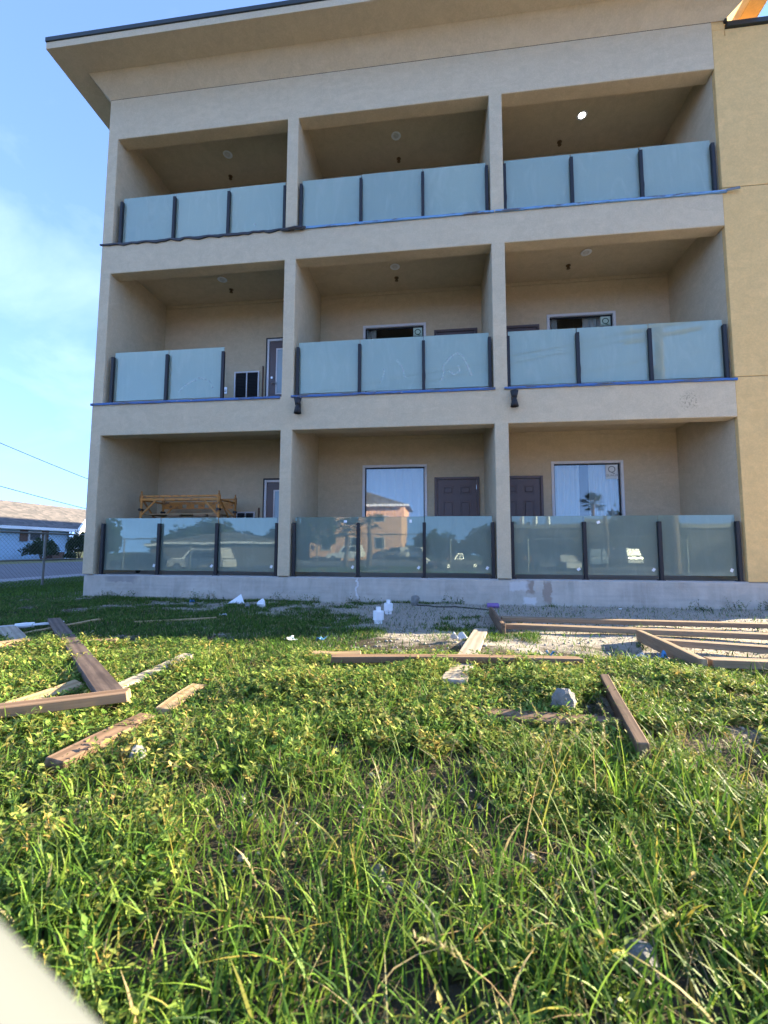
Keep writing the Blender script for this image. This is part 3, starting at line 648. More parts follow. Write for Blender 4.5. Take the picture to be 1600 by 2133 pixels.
def smear_panels(k, b, rl, step, L):
    for i, pts in SM.get((k, b), []):
        mb = MB(); n = len(pts); xc = -L/2+(i+0.5)*step
        for q, (x, z) in enumerate(pts):
            a = pts[max(q-1, 0)]; c = pts[min(q+1, n-1)]; t = Vector((c[0]-a[0], c[1]-a[1])).normalized(); w = 0.016+0.014*math.sin(q*2.1+i)**2
            mb.v += [(xc+x-t.y*w, 0.0225, z+0.08+t.x*w), (xc+x+t.y*w, 0.0225, z+0.08-t.x*w)]
        for q in range(n-1): mb.f.append((2*q, 2*q+1, 2*q+3, 2*q+2))
        mb.build('smear', M['smear'], rl)
for k in range(3):
    for b in range(3):
        x0, x1 = RX[b]
        rl = thing('glass_railing', 'frosted glass '+NM[k][b], 'railing', ((x0+x1)/2, 0.085 if k else 0.08, FL[k]), 0, 'balcony railings')
        L = x1-x0; step = L/3; npan = 2 if (k, b) == (1, 0) else 3
        for i in range(npan+1):
            x = -L/2+i*step
            p = link('post', me_post, rl, (x, 0, 0))
            if k == 0: link('base_plate', me_base, p, (0, 0, 0))
            elif (i+b+k) % 2 == 0: link('loose_wrap', me_wrap, p)
        for i in range(npan):
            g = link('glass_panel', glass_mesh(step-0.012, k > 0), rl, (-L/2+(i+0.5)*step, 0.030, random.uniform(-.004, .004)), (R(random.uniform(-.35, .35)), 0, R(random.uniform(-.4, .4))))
            if k == 0:
                link('sticker_tag', me_tag, g, (step/2-0.10, -0.008, 0.17), (0, R(random.uniform(15, 70)), 0))
                if (b, i) in ((1, 1), (2, 1), (1, 0)): link('sticker_tag', me_tag, g, (-0.35+0.7*(b == 1), -0.008, 0.99-0.03*(b == 2)), (0, R(90 if b == 1 and i == 0 else 65*(b == 2)), 0))
        if k: smear_panels(k, b, rl, step, L)
        bx = MB().box(-L/2+0.03, -L/2+npan*step-0.03, -0.012, 0.012, 0.03, 0.05)
        if k: bx.build('bottom_channel', M['galv'], rl)

# ------------------------------------------------------------------ ceiling lamps, sprinklers, wall lamps
def lamp_mat(on):
    if not on: return M['lens']
    m, nt = newmat('lit_lens'); out(nt, nd(nt, 'ShaderNodeEmission', {0: (1.0, 0.97, 0.9, 1), 1: 5.0}).outputs[0]); return m
me_trim = MB().lathe([(0.062, 0.0), (0.098, 0.0), (0.104, -0.006), (0.098, -0.014), (0.066, -0.012), (0.062, -0.004)], 24).mesh('trim_ring', M['white'], 0, True)
lab = {(1,0): 'unlit round recessed ceiling lamp, second floor left balcony', (1,1): 'unlit round recessed ceiling lamp, second floor middle balcony', (1,2): 'unlit round recessed ceiling lamp, second floor right balcony',
       (2,0): 'unlit round recessed ceiling lamp, top floor left balcony', (2,1): 'unlit round recessed ceiling lamp, top floor middle balcony', (2,2): 'switched on round ceiling lamp, top floor right balcony'}
me_pipe = MB().tube([(0,0,0), (0,0,-0.05)], 0.016, 8).mesh('stem', M['brass'])
me_defl = MB().lathe([(0.012, -0.05), (0.028, -0.058), (0.040, -0.066), (0.040, -0.070), (0.01, -0.072)], 10).tube([(-0.02,0,-0.03), (-0.026,0,-0.066)], 0.006, 5).tube([(0.02,0,-0.03), (0.026,0,-0.066)], 0.006, 5).mesh('deflector', M['brass'])
me_esc = MB().lathe([(0.05, 0.0), (0.05, -0.006), (0.03, -0.014), (0.01, -0.014)], 12).mesh('escutcheon', M['brass'])
LX = [-3.79, 0.0, 3.80]
for k in range(3):
    for b in range(3):
        zc_ = CE[k]-0.001
        if k:
            t = thing('ceiling_lamp', lab[(k, b)], 'lamp', (LX[b]+(0.02 if k == 2 else 0), 0.94, zc_), 0, 'balcony ceiling lamps')
            link('trim_ring', me_trim, t)
            MB().lathe([(0.060, -0.003), (0.060, -0.009), (0.03, -0.0115), (0.001, -0.012)], 20).build('lens', lamp_mat((k, b) == (2, 2)), t, 0, True)
        sp_y = [1.05, 1.32, 1.50][k]; sx = [(-3.69, 0.04, 3.39), (-3.77, 0.0, 3.57), (-3.98, 0.03, 3.53)][k][b]
        s = thing('sprinkler_head', 'small brass fire sprinkler under the %s floor %s balcony ceiling' % (('ground', 'second', 'top')[k], ('left', 'middle', 'right')[b]), 'sprinkler', (sx, sp_y, zc_), 0, 'balcony sprinklers')
        link('escutcheon', me_esc, s); link('stem', me_pipe, s); link('deflector', me_defl, s)
for x, z, l in ((-1.69, 3.105, 'black up and down wall lamp under the middle balcony'), (2.174, 3.09, 'black up and down wall lamp under the right balcony')):
    t = thing('wall_lamp', l, 'lamp', (x, 0, z), 0, 'black wall lamps')
    MB().box(-0.04, 0.04, -0.03, -0.001, -0.07, 0.07).build('backplate', M['black'], t, 0.006)
    MB().lathe([(0.046, 0.02), (0.050, 0.05), (0.070, 0.138), (0.064, 0.14), (0.046, 0.07), (0.02, 0.06)], 18, (0, -0.085, 0)).build('upper_shade', M['black'], t, 0, True)
    MB().lathe([(0.02, -0.06), (0.046, -0.07), (0.064, -0.14), (0.070, -0.138), (0.050, -0.05), (0.046, -0.02)], 18, (0, -0.085, 0)).build('lower_shade', M['black'], t, 0, True)
    MB().tube([(0, -0.085, -0.055), (0, -0.085, 0.055)], 0.036, 14).build('body', M['black'], t)
    MB().bar((0, -0.02, 0), (0, -0.06, 0), 0.05, 0.06).build('bracket', M['black'], t)

# ------------------------------------------------------------------ scaffold on the left ground balcony
sc = thing('rolling_scaffold', 'worn orange steel rolling scaffold standing on the ground floor left balcony', 'scaffold', (-4.36, 0.98, 0.0))
hx, hy = 0.84, 0.36
for sx in (-1, 1):
    for sy in (-1, 1):
        p = MB().tube([(sx*hx, sy*hy, 0.12), (sx*hx, sy*hy, 1.60)], 0.026, 10).tube([(sx*hx, sy*hy, 1.60), (sx*hx, sy*hy, 1.66)], 0.016, 8).build('post', M['orange'], sc)
        MB().lathe([(0.034, 1.44), (0.036, 1.45), (0.036, 1.56), (0.034, 1.57)], 10, (sx*hx, sy*hy, 0)).build('collar', M['orange'], p)
        MB().tube([(sx*hx-0.02, sy*hy, 0.055), (sx*hx+0.02, sy*hy, 0.055)], 0.055, 14).build('caster', M['tyre'], p)
        for zz_ in (1.28,): MB().tube([(sx*hx, sy*hy-0.05, zz_), (sx*hx, sy*hy+0.05, zz_)], 0.03, 10).build('clamp_knob', M['black'], p)
for sy in (-1, 1):
    MB().bar((-hx+0.026, sy*hy, 1.555), (hx-0.026, sy*hy, 1.555), 0.04, 0.04).bar((-hx+0.026, sy*hy, 1.49), (hx-0.026, sy*hy, 1.49), 0.03, 0.05).build('top_rail', M['orange'], sc, 0.005)
    for sx in (-1, 1): MB().bar((sx*(hx-0.02), sy*hy, 1.18), (sx*(hx-0.32), sy*hy, 1.47), 0.022, 0.035).build('diagonal_brace', M['orange'], sc, 0.004)
    MB().bar((-hx+0.026, sy*hy, 0.45), (hx-0.026, sy*hy, 0.45), 0.03, 0.04).build('side_rail', M['orange'], sc)
pb = MB(); xs_ = [-0.80, -0.38, -0.28, -0.10, 0.0, 0.14, 0.24, 0.40, 0.50, 0.80]
for i in range(0, 9, 2): pb.box(xs_[i], xs_[i+1], hy-0.016, hy-0.006, 1.375, 1.455)
pb.box(-0.80, 0.80, hy-0.016, hy-0.006, 1.355, 1.375).box(-0.80, 0.80, hy-0.016, hy-0.006, 1.455, 1.464); pb.build('slotted_panel', M['orange'], sc)
for sx in (-1, 1):
    for zz_ in (0.40, 0.75, 1.10, 1.48): MB().tube([(sx*hx, -hy, zz_), (sx*hx, hy, zz_)], 0.018, 8).build('rung', M['orange'], sc)
    MB().bar((sx*hx, -hy+0.03, 1.50), (sx*hx, hy*0.2, 1.14), 0.02, 0.03).build('end_brace', M['orange'], sc)
MB().box(-0.82, 0.82, -0.30, 0.30, 1.185, 1.205).build('deck', M['w_pale'], sc)
for x in (-0.15, 0.42, 0.74): MB().box(x-0.13, x+0.13, -0.33, -0.22, 1.14, 1.18).build('deck_cleat', M['w_red'], sc)

# ------------------------------------------------------------------ lumber on the ground
def plank_mesh(L, w, h, mat, seed):
    r = random.Random(seed); n = 10; mb = MB()
    bow, tw = r.uniform(-.008, .008), r.uniform(-.02, .02)
    for i in range(n+1):
        t = i/n; x = -L/2+L*t; dz = bow*math.sin(math.pi*t); a = tw*(t-.5); j = r.uniform(-.0008, .0008)
        for sy, sz in ((-1,-1), (1,-1), (1,1), (-1,1)):
            xx = x+((r.uniform(-.006, .006)) if i in (0, n) else 0)
            mb.v.append((xx, sy*w/2+j-sz*h/2*a, sz*h/2+dz+sy*w/2*a))
    for i in range(n):
        for q in range(4): a, b = i*4+q, i*4+(q+1) % 4; mb.f.append((a, b, b+4, a+4))
    mb.f += [(3,2,1,0), tuple(n*4+q for q in range(4))]
    return mb.mesh('plank', mat, 0.0035)
SEG = []
def place_plank(name, p, q, w, h, mat, lift=(0.02, 0.02), label=None, roll=0.0, parent=None, seed=1):
    a = Vector((p[0], p[1], tz(*p)+lift[0]+h/2)); b = Vector((q[0], q[1], tz(*q)+lift[1]+h/2))
    up_ = 0.0 if lift[0] < 0 else max(0.0, max(tz(p[0]+(q[0]-p[0])*i/20, p[1]+(q[1]-p[1])*i/20)+0.002+h/2-(a.z+(b.z-a.z)*i/20) for i in range(21)))
    a.z += up_; b.z += up_; SEG.append((p, q, (max(w, 0.05) if lift[0] >= 0 else 0.02)/2))
    d = b-a; L = d.length; ex = d.normalized(); ey = Vector((0,0,1)).cross(ex).normalized(); ez = ex.cross(ey)
    o = link(name, plank_mesh(L, w, h, M[mat], seed), parent)
    o.matrix_world = Matrix.Translation((a+b)/2) @ Matrix((ex, ey, ez)).transposed().to_4x4() @ Matrix.Rotation(roll, 4, 'X')
    if label: tag(o, label, 'lumber', 'loose lumber in the yard')
    return o
PL = [
 ('plank', (-3.343,-3.239), (-0.688,-5.689), 0.11, 0.034, 'w_dark', (0.05,0.07), 'long dark weathered plank running from the shade towards the lower left', 0),
 ('plank', (-1.60,-6.26), (-0.545,-5.765), 0.075, 0.042, 'w_red', (0.06,0.105), 'reddish square edged board lying across the end of the dark plank', 0),
 ('plank', (-0.427,-6.270), (-0.455,-5.764), 0.075, 0.032, 'w_brown', (0.032,0.018), 'brown board nearest the camera, half sunk in grass', 0.12),
 ('plank', (-0.447,-5.66), (-0.476,-5.297), 0.085, 0.036, 'w_pale', (0.0,0.012), 'short pale offcut almost hidden in weeds beyond the brown board', 0.1),
 ('plank', (-0.869,-5.434), (-0.855,-4.777), 0.075, 0.030, 'w_grey', (0.02,0.05), 'pale board pointing away with its sunlit end raised', 0.1),
 ('plank', (-1.135,-5.765), (-1.085,-5.427), 0.085, 0.025, 'w_pale', (0.03,0.035), 'short yellow pine board under the reddish one', 0.2),
 ('plank', (-2.874,-4.929), (-1.763,-4.293), 0.085, 0.04, 'w_red', (0.01,0.02), 'narrow tan board lying under the dark plank', 0),
 ('plank', (-3.675,-3.470), (-2.478,-4.432), 0.14, 0.038, 'w_grey', (0.0,0.0), 'short greyed board at the left picture edge', 0),
 ('plank', (-2.90,-5.65), (-2.380,-4.460), 0.085, 0.04, 'w_pale', (0.04,0.045), 'board end crossing the short greyed board at left edge', 0),
 ('plank', (-3.147,-3.820), (-3.132,-2.851), 0.07, 0.022, 'w_pale', (0.0,0.01), 'thin lath pointing at the building in the shade', 0),
 ('plank', (-2.629,-2.912), (-1.963,-2.298), 0.06, 0.02, 'w_pale', (0.0,0.0), 'thin pale lath alone in the shaded grass', 0),
 ('plank', (-0.065,-4.522), (0.281,-4.48), 0.10, 0.042, 'w_pale', (0.035,0.035), 'short yellow offcut at the edge of the shade', 0),
 ('plank', (0.134,-4.764), (1.754,-4.561), 0.08, 0.040, 'w_red', (0.06,0.05), 'long reddish beam lying across the grey board', 0),
 ('plank', (1.303,-2.670), (0.908,-5.159), 0.145, 0.022, 'w_grey', (0.0,0.0), 'wide pale grey board lying flat under the reddish beam', 0),
 ('plank', (0.087,-5.467), (1.616,-5.636), 0.085, 0.036, 'w_brown', (-0.0001,0.022), 'long brown beam half buried in weeds beside the big rock', 0.1),
 ('plank', (1.714,-5.095), (1.544,-5.925), 0.042, 0.085, 'w_brown', (0.0,0.012), 'stud standing on edge right of the big rock', 0.12),
]
for i, (n, p, q, w, h, mat, lf, lb, rl_) in enumerate(PL): place_plank(n, p, q, w, h, mat, lf, lb, rl_, None, i+3)
frA = thing('timber_frame', 'long timber frame of two parallel beams lying nearest the foundation', 'lumber', (0,0,0), 0, 'timber frames on bare dirt')
place_plank('beam', (1.60,-2.06), (6.9,-2.13), 0.12, 0.05, 'w_frame', (0.05,0.02), None, 0, frA, 41)
place_plank('beam', (1.56,-2.62), (6.6,-3.40), 0.12, 0.05, 'w_frame', (0.05,0.02), None, 0, frA, 42)
place_plank('end_piece', (1.565,-1.33), (1.51,-2.86), 0.045, 0.12, 'w_brown', (0.0,0.0), None, 0, frA, 43)
frB = thing('timber_frame', 'timber frame with angled end board lying in front of the longer frame', 'lumber', (0,0,0), 0, 'timber frames on bare dirt')
place_plank('beam', (2.73,-3.58), (5.4,-4.38), 0.10, 0.05, 'w_frame', (0.05,0.02), None, 0, frB, 44)
place_plank('beam', (2.58,-4.47), (4.8,-4.42), 0.10, 0.05, 'w_frame', (0.05,0.02), None, 0, frB, 45)
place_plank('end_piece', (2.70,-3.20), (2.51,-4.54), 0.05, 0.10, 'w_frame', (0.0,0.0), None, 0, frB, 46)

# ------------------------------------------------------------------ small things on the ground
def rock(name, x, y, r, h, mat, label, seed, cat='rock', sink=0.3, group='loose rocks'):
    bm = bmesh.new(); bmesh.ops.create_icosphere(bm, subdivisions=3, radius=1.0)
    rr = random.Random(seed); ax = [Vector((rr.uniform(-1,1), rr.uniform(-1,1), rr.uniform(-1,1))).normalized() for _ in range(9)]
    for v in bm.verts:
        d = v.co.normalized(); s = 1.0
        for a in ax:
            k = d.dot(a)
            if k > 0.62: s = min(s, 0.62/k+0.04)
        v.co = d*(s+0.04*math.sin(7*d.x+3*d.y+seed)+0.03*math.sin(11*d.z+5*d.x)); v.co.x *= r; v.co.y *= r*0.85; v.co.z *= h
    me = bpy.data.meshes.new(name); bm.to_mesh(me); bm.free(); me.materials.append(M[mat])
    o = link(name, me, None, (x, y, tz(x, y)+h*(1-sink)), (0, 0, rr.uniform(0, 6)))
    return tag(o, label, cat, group)
rock('rock', 1.40, -5.47, 0.068, 0.075, 'rock', 'big grey rock in the weeds beside the brown beam', 2, sink=0.1)
rock('rock', -0.222, -6.14, 0.04, 0.04, 'rock_pale', 'pale rock in the grass near the lowest board on the left', 5, sink=0.1)
rock('rock', 0.46, -0.32, 0.10, 0.10, 'rock', 'grey rock leaning at the foot of the foundation', 8)
rock('rock', 0.68, -6.55, 0.028, 0.018, 'rock_pale', 'small pale stone in the foreground grass at centre', 9)
rock('rock', 1.18, -6.72, 0.04, 0.036, 'rock_pale', 'pale stone under tall grass at the lower right', 12)
rock('rock', -2.10, -1.05, 0.055, 0.045, 'rock_pale', 'small white stone left of the white foam chunk', 14)
rock('foam_chunk', -1.905, -0.98, 0.085, 0.085, 'paper', 'white foam chunk near the foundation', 15, 'litter', 0.3, 'litter in the shade')
# white threaded pipe plugs
for x, y, s, l in ((0.116, -2.30, 1.0, 'nearer white plastic pipe cleanout cap in bare ground'), (0.115, -1.20, 1.0, 'farther white plastic pipe cleanout cap in bare ground')):
    t = thing('pipe_cap', l, 'pipe cap', (x, y, tz(x, y)), R(20), 'white pipe caps')
    MB().lathe([(0.050, -0.1), (0.050, 0.05), (0.048, 0.052)], 20).build('pipe', M['white'], t)
    MB().lathe([(0.060, 0.045), (0.066, 0.05), (0.066, 0.150), (0.060, 0.158), (0.0, 0.158)], 22).build('cap', M['white'], t)
    MB().box(-0.026, 0.026, -0.026, 0.026, 0.155, 0.205).build('square_nub', M['white'], t, 0.004)
def scrap(name, x, y, sx, sy, h, mat, label, seed, cat='litter', group='litter in the yard', lift=0.012):
    r = random.Random(seed); n = 7; mb = MB(); ph = [r.uniform(0, 6) for _ in range(6)]
    for i in range(n+1):
        for j in range(n+1):
            u, v = i/n-.5, j/n-.5
            k = 1-0.35*abs(math.sin(ph[0]+3*u))
            z = h*0.75*abs(math.sin(ph[1]+3.2*u+2*v)*math.cos(ph[2]+2.6*v-2*u))+h*0.10*math.sin(ph[3]+9*u+7*v)+h*0.12
            mb.v.append((u*sx*k+0.01*r.uniform(-1,1), v*sy*(1-0.3*abs(math.sin(ph[4]+4*u)))+0.01*r.uniform(-1,1), max(0, z)))
    for i in range(n):
        for j in range(n): a = i*(n+1)+j; mb.f.append((a, a+1, a+n+2, a+n+1))
    o = mb.build(name, M[mat]); o.location = (x, y, tz(x, y)+lift); o.rotation_euler = (0, 0, r.uniform(0, 6))
    o.data.polygons.foreach_set('use_smooth', [True]*len(o.data.polygons)); o.modifiers.new('soft', 'SUBSURF').render_levels = 2
    sm_ = o.modifiers.new('thick', 'SOLIDIFY'); sm_.thickness = 0.0015
    return tag(o, label, cat, group)
pp = MB(); pp.add([(-0.16, 0, 0.0), (0.15, -0.02, 0.0), (0.05, 0.05, 0.155), (-0.02, 0.03, 0.10), (-0.15, 0.05, 0.02), (0.04, 0.16, 0.0)], [(0,1,3), (1,2,3), (0,3,4), (1,5,2), (2,5,3), (3,5,4)])
o = pp.build('folded_paper', M['paper']); o.location = (-2.517, -0.56, tz(-2.5, -0.56)+0.01); tag(o, 'folded white sheet standing like a tent by the foundation', 'litter')
scrap('plastic_scrap', -3.42, -0.38, 0.10, 0.08, 0.06, 'blue_plastic', 'crumpled blue plastic at the foundation on the left', 3)
scrap('plastic_scrap', -0.24, -3.62, 0.09, 0.07, 0.04, 'blue_plastic', 'small blue scrap in the shaded grass at centre', 4)
scrap('paper_scrap', -0.52, -3.66, 0.15, 0.10, 0.04, 'paper', 'white paper scrap left of the blue scrap', 5)
scrap('plastic_bag', 1.009, -3.58, 0.16, 0.14, 0.09, 'film', 'clear crumpled bag left of the grey board', 7)
scrap('plastic_scrap', 1.625, -4.33, 0.07, 0.07, 0.05, 'blue_plastic', 'blue scrap just behind the reddish beam', 9, lift=0.05)
scrap('plastic_scrap', 2.47, -4.12, 0.07, 0.08, 0.07, 'blue_plastic', 'bright blue scrap at the angled frame board', 10, lift=0.03)
scrap('plastic_bag', 2.30, -4.12, 0.18, 0.12, 0.05, 'film', 'grey plastic film beside the bright blue scrap', 11, lift=0.02)
scrap('plastic_bag', -2.02, -2.0, 0.14, 0.10, 0.05, 'film', 'clear film at the far end of the thin pale lath', 12)
scrap('paper_scrap', 3.6, -0.5, 0.06, 0.05, 0.03, 'paper', 'tiny white scrap on bare dirt at the foundation', 15)
cn_ = thing('drink_can', 'purple can lying on its side at the foundation', 'can', (1.70, -0.42, tz(1.7, -0.42)+0.045), R(4))
MB().tube([(-0.085, 0, 0), (-0.075, 0, 0), (0.085, 0, 0), (0.10, 0, 0)], [0.032, 0.040, 0.040, 0.033], 16).build('body', M['purple'], cn_)
MB().tube([(0.10, 0, 0), (0.104, 0, 0)], 0.034, 16).build('rim', M['steel'], cn_)
pts = [(0.50+0.15*i, -0.36-0.045*i+0.03*math.sin(i*1.3), tz(0.5+0.15*i, -0.36-0.045*i)+0.012+0.006*math.sin(i*2)) for i in range(9)]
tag(MB().tube(pts, 0.010, 6).build('hose', M['hose'], smooth=True), 'thin dark hose on bare dirt right of the foundation rock', 'hose')
# white looped handle tool at the left edge
tl = thing('hand_tool', 'white handled looped tool lying at the left picture edge', 'tool', (-3.45, -3.45, tz(-3.45, -3.45)+0.05), R(38))
MB().tube([(-0.10,0,0), (0.0,0,0)], [0.024, 0.030], 10).tube([(-0.02,0,0), (0.06,0,0)], 0.028, 10).build('grip', M['white'], tl)
MB().tube([(0.05,0.0,0.005), (0.28,0.03,0.012), (0.31,0.0,0.012), (0.28,-0.05,0.006), (0.05,-0.03,0.0)], 0.008, 6).build('loop', M['white'], tl)
MB().tube([(-0.10,0,0), (-0.7,0,0.02)], 0.008, 6).build('shaft', M['steel'], tl)
# unidentified pale object, built as a pipe so close to the lens that it blurs, lower left
def cam_pt(px, py, dep): return CAM+(_f+_r2*((px-800)/906.2)-_u2*((py-1066.5)/906.2))*dep
pa, pb_ = cam_pt(-680, 1733, 0.085), cam_pt(-100, 2328, 0.085); pd = (pb_-pa).normalized()
foot = pa+pd*((pa.z-tz(pb_.x, pb_.y)+0.05)/-pd.z); head = pa-pd*0.12
pts = [head.lerp(foot, i/14) for i in range(15)]
tag(MB().tube(pts, 0.0205, 40).build('blurred_object', M['near_blur'], None, 0.002, True), 'unidentified pale object blurred close to the camera at the lower left corner', 'pipe')

# ------------------------------------------------------------------ vegetation
def blades(P, h, w, az, lean, col, K=3, kink=None):
    N = len(P); V = np.zeros((N, 2*K+1, 3)); d = np.stack([np.cos(az), np.sin(az), 0*az], 1)
    tw = az+rng.uniform(0.7, 2.4, N); s = np.stack([np.cos(tw), np.sin(tw), 0*tw], 1)
    for k in range(K+1):
        t = k/K; c = P+np.outer(h*(t-0.33*lean*t*t), [0, 0, 1])+d*(h*lean*(0.25*t+0.75*t*t))[:, None]
        if k == K: V[:, 2*K] = c
        else:
            ww = (w*(1-t)**0.55*(0.75+0.5*min(1, t*3)))[:, None]/2
            V[:, 2*k] = c-s*ww; V[:, 2*k+1] = c+s*ww
    T = []
    for k in range(K-1): T += [(2*k, 2*k+1, 2*k+3), (2*k, 2*k+3, 2*k+2)]
    T.append((2*K-2, 2*K-1, 2*K))
    T = np.array(T); F = (np.arange(N)[:, None, None]*(2*K+1)+T[None]).reshape(-1, 3)
    return V.reshape(-1, 3), F, np.repeat(col, 2*K+1, 0)
def join(parts):
    V, F, T = [], [], []; b = 0
    for v, f, t in parts: V.append(v); F.append(f+b); T.append(t); b += len(v)
    return np.concatenate(V), np.concatenate(F), np.concatenate(T)
def tints(n, mix):      # mix: list of (weight, colour)
    w = np.array([a for a, _ in mix]); w = w/w.sum(); idx = rng.choice(len(mix), n, p=w)
    c = np.array([b for _, b in mix])[idx]
    return np.clip(c*rng.uniform(0.7, 1.3, (n, 1))*rng.uniform(0.92, 1.08, (n, 3)), 0, 1)
def sample(x0, x1, y0, y1, dens, keep):
    n = int((x1-x0)*(y1-y0)*dens); x = rng.uniform(x0, x1, n); y = rng.uniform(y0, y1, n)
    k = (keep(x, y) > rng.uniform(0, 1, n)) & clear(x, y); return x[k], y[k]
def clear(x, y):                # nothing grows up through the lumber
    k = np.ones(len(x), bool)
    for p, q, w in SEG:
        dx, dy = q[0]-p[0], q[1]-p[1]; l2 = dx*dx+dy*dy; t = np.clip(((x-p[0])*dx+(y-p[1])*dy)/l2, 0, 1)
        k &= np.hypot(x-p[0]-t*dx, y-p[1]-t*dy) > w*0.9
    return k
def infr(x, y, m=0.8):          # the part of the yard a viewer standing here could see, with a margin
    dx, dy = x-CAM.x, y-CAM.y; fwd = -0.12*dx+0.993*dy; sd = 0.993*dx+0.12*dy
    return np.where((fwd > 0.25) & (np.abs(sd) < fwd*0.9+min(m, 0.35)), 1.0, np.where((fwd > -0.4) & (np.abs(sd) < fwd*0.9+2.4), 0.30, 0.0))
def bare(x, y):                 # 1 = bare dirt
    n = 0.5*vnoise(x, y, 0.55, 3)+0.3*vnoise(x, y, 0.22, 5)+0.2*vnoise(x, y, 0.09, 8)
    d = smo(-1.0, 2.6, x)*0.33*smo(-4.6, -3.9, y)          # trampled to the right
    d = d+0.10*smo(-1.4, -0.6, y)*smo(-4.5, -2, x)
    d = d+0.35*np.exp(-(((x-1.95)/0.35)**2+((y+5.95)/0.30)**2))+0.18*np.exp(-(((x-0.75)/0.22)**2+((y+6.45)/0.16)**2))
    d = d+0.13*smo(-2.2, -0.6, x)*smo(-2.9, -2.0, y)+0.07*smo(-0.9, -0.3, y)
    d = d-0.16*smo(0.6, -0.8, x)*smo(-1.2, -2.2, y)-0.30*np.exp(-((y+0.05)/0.10)**2)
    d = d+0.30*np.exp(-(((x+3.1)/0.5)**2+((y+1.2)/0.14)**2))+0.22*np.exp(-(((x-0.25)/0.5)**2+((y+1.8)/0.7)**2))
    return smo(0.55, 0.68, n+d)
G1, G2, G3 = (0.062, 0.135, 0.018), (0.105, 0.20, 0.026), (0.175, 0.26, 0.038)
YL, DRY, DK = (0.29, 0.26, 0.055), (0.33, 0.27, 0.14), (0.030, 0.070, 0.016)
parts = []
# short trodden grass between the building and the edge of the shade
x, y = sample(-12, 8, -4.75, 0.0, 5200, lambda x, y: infr(x, y, 1.0)*(1-bare(x, y)*0.955)*(0.6+0.4*vnoise(x, y, 0.3, 21)))
n = len(x); h = rng.uniform(0.025, 0.07, n)*(0.7+0.7*vnoise(x, y, 0.4, 31))
parts.append(blades(np.stack([x, y, terr(x, y)-0.003], 1), h, rng.uniform(0.004, 0.008, n), rng.uniform(0, 6.28, n), rng.uniform(0.3, 1.3, n), tints(n, [(4, G1), (3, G2), (3, DK), (0.8, DRY)]), 2))
# grass on the left towards the street
x, y = sample(-11.2, -5.9, 0.0, 9.0, 1500, lambda x, y: 0.9*(x < -5.95)*(1-0.4*bare(x, y)))
n = len(x); parts.append(blades(np.stack([x, y, terr(x, y)-0.003], 1), rng.uniform(0.04, 0.10, n), rng.uniform(0.007, 0.012, n), rng.uniform(0, 6.28, n), rng.uniform(0.3, 1.2, n), tints(n, [(4, G1), (3, G2), (2, DK)]), 2))
# longer grass in the sun
def lush(x, y): return smo(-4.2, -4.75, y)
x, y = sample(-6, 6, -7.6, -4.1, 11000, lambda x, y: infr(x, y, 0.7)*lush(x, y)*(1-0.7*bare(x, y))*(0.45+0.55*vnoise(x, y, 0.22, 41))*(0.24+0.76*smo(-5.4, -6.3, y)))
n = len(x); tuft = vnoise(x, y, 0.35, 51); h = (0.04+0.09*rng.uniform(0, 1, n)**1.3)*(0.5+0.9*tuft)
parts.append(blades(np.stack([x, y, terr(x, y)-0.004], 1), h, rng.uniform(0.003, 0.0068, n), rng.uniform(0, 6.28, n), rng.uniform(0.15, 1.15, n), tints(n, [(3, G1), (4, G2), (3.2, G3), (0.5, YL), (0.25, DRY), (1.2, DK)]), 4))
# dry thatch lying flat under it
x, y = sample(-6, 6, -7.7, -4.4, 700, lambda x, y: infr(x, y, 0.5)*(0.35+0.65*vnoise(x, y, 0.2, 61)))
n = len(x); parts.append(blades(np.stack([x, y, terr(x, y)+rng.uniform(0.0, 0.02, n)], 1), rng.uniform(0.05, 0.12, n), rng.uniform(0.0015, 0.003, n), rng.uniform(0, 6.28, n), rng.uniform(1.5, 2.2, n), tints(n, [(3, DRY), (1, (0.22, 0.16, 0.09)), (1, (0.16, 0.13, 0.06))]), 3))
# coarse broad bladed clumps in the foreground and at the lower right
cx, cy = [], []
for _ in range(110):
    a = rng.uniform(0, 1)
    if a < 0.62: q = (rng.uniform(1.05, 2.1), rng.uniform(-7.0, -6.15))
    else: q = (rng.uniform(-0.35, 1.0), rng.uniform(-7.05, -6.35))
    m_ = rng.integers(8, 18); cx += list(q[0]+rng.normal(0, 0.03, m_)); cy += list(q[1]+rng.normal(0, 0.03, m_))
x, y = np.array(cx), np.array(cy); n = len(x); right = smo(0.9, 1.4, x)
parts.append(blades(np.stack([x, y, terr(x, y)-0.004], 1), (0.09+0.08*rng.uniform(0, 1, n))+right*rng.uniform(0.0, 0.11, n)-0.03, rng.uniform(0.0035, 0.007, n)+0.002*right, rng.uniform(0, 6.28, n), rng.uniform(0.25, 1.2, n), tints(n, [(3, G1), (4, G2), (3, G3), (1, YL)]), 6))
V, F, T = join(parts)
tag(stuff(link('grass', np_mesh('grass', V, F, M['leaf'], True, T))), 'rough green grass growing all over the yard', 'grass')

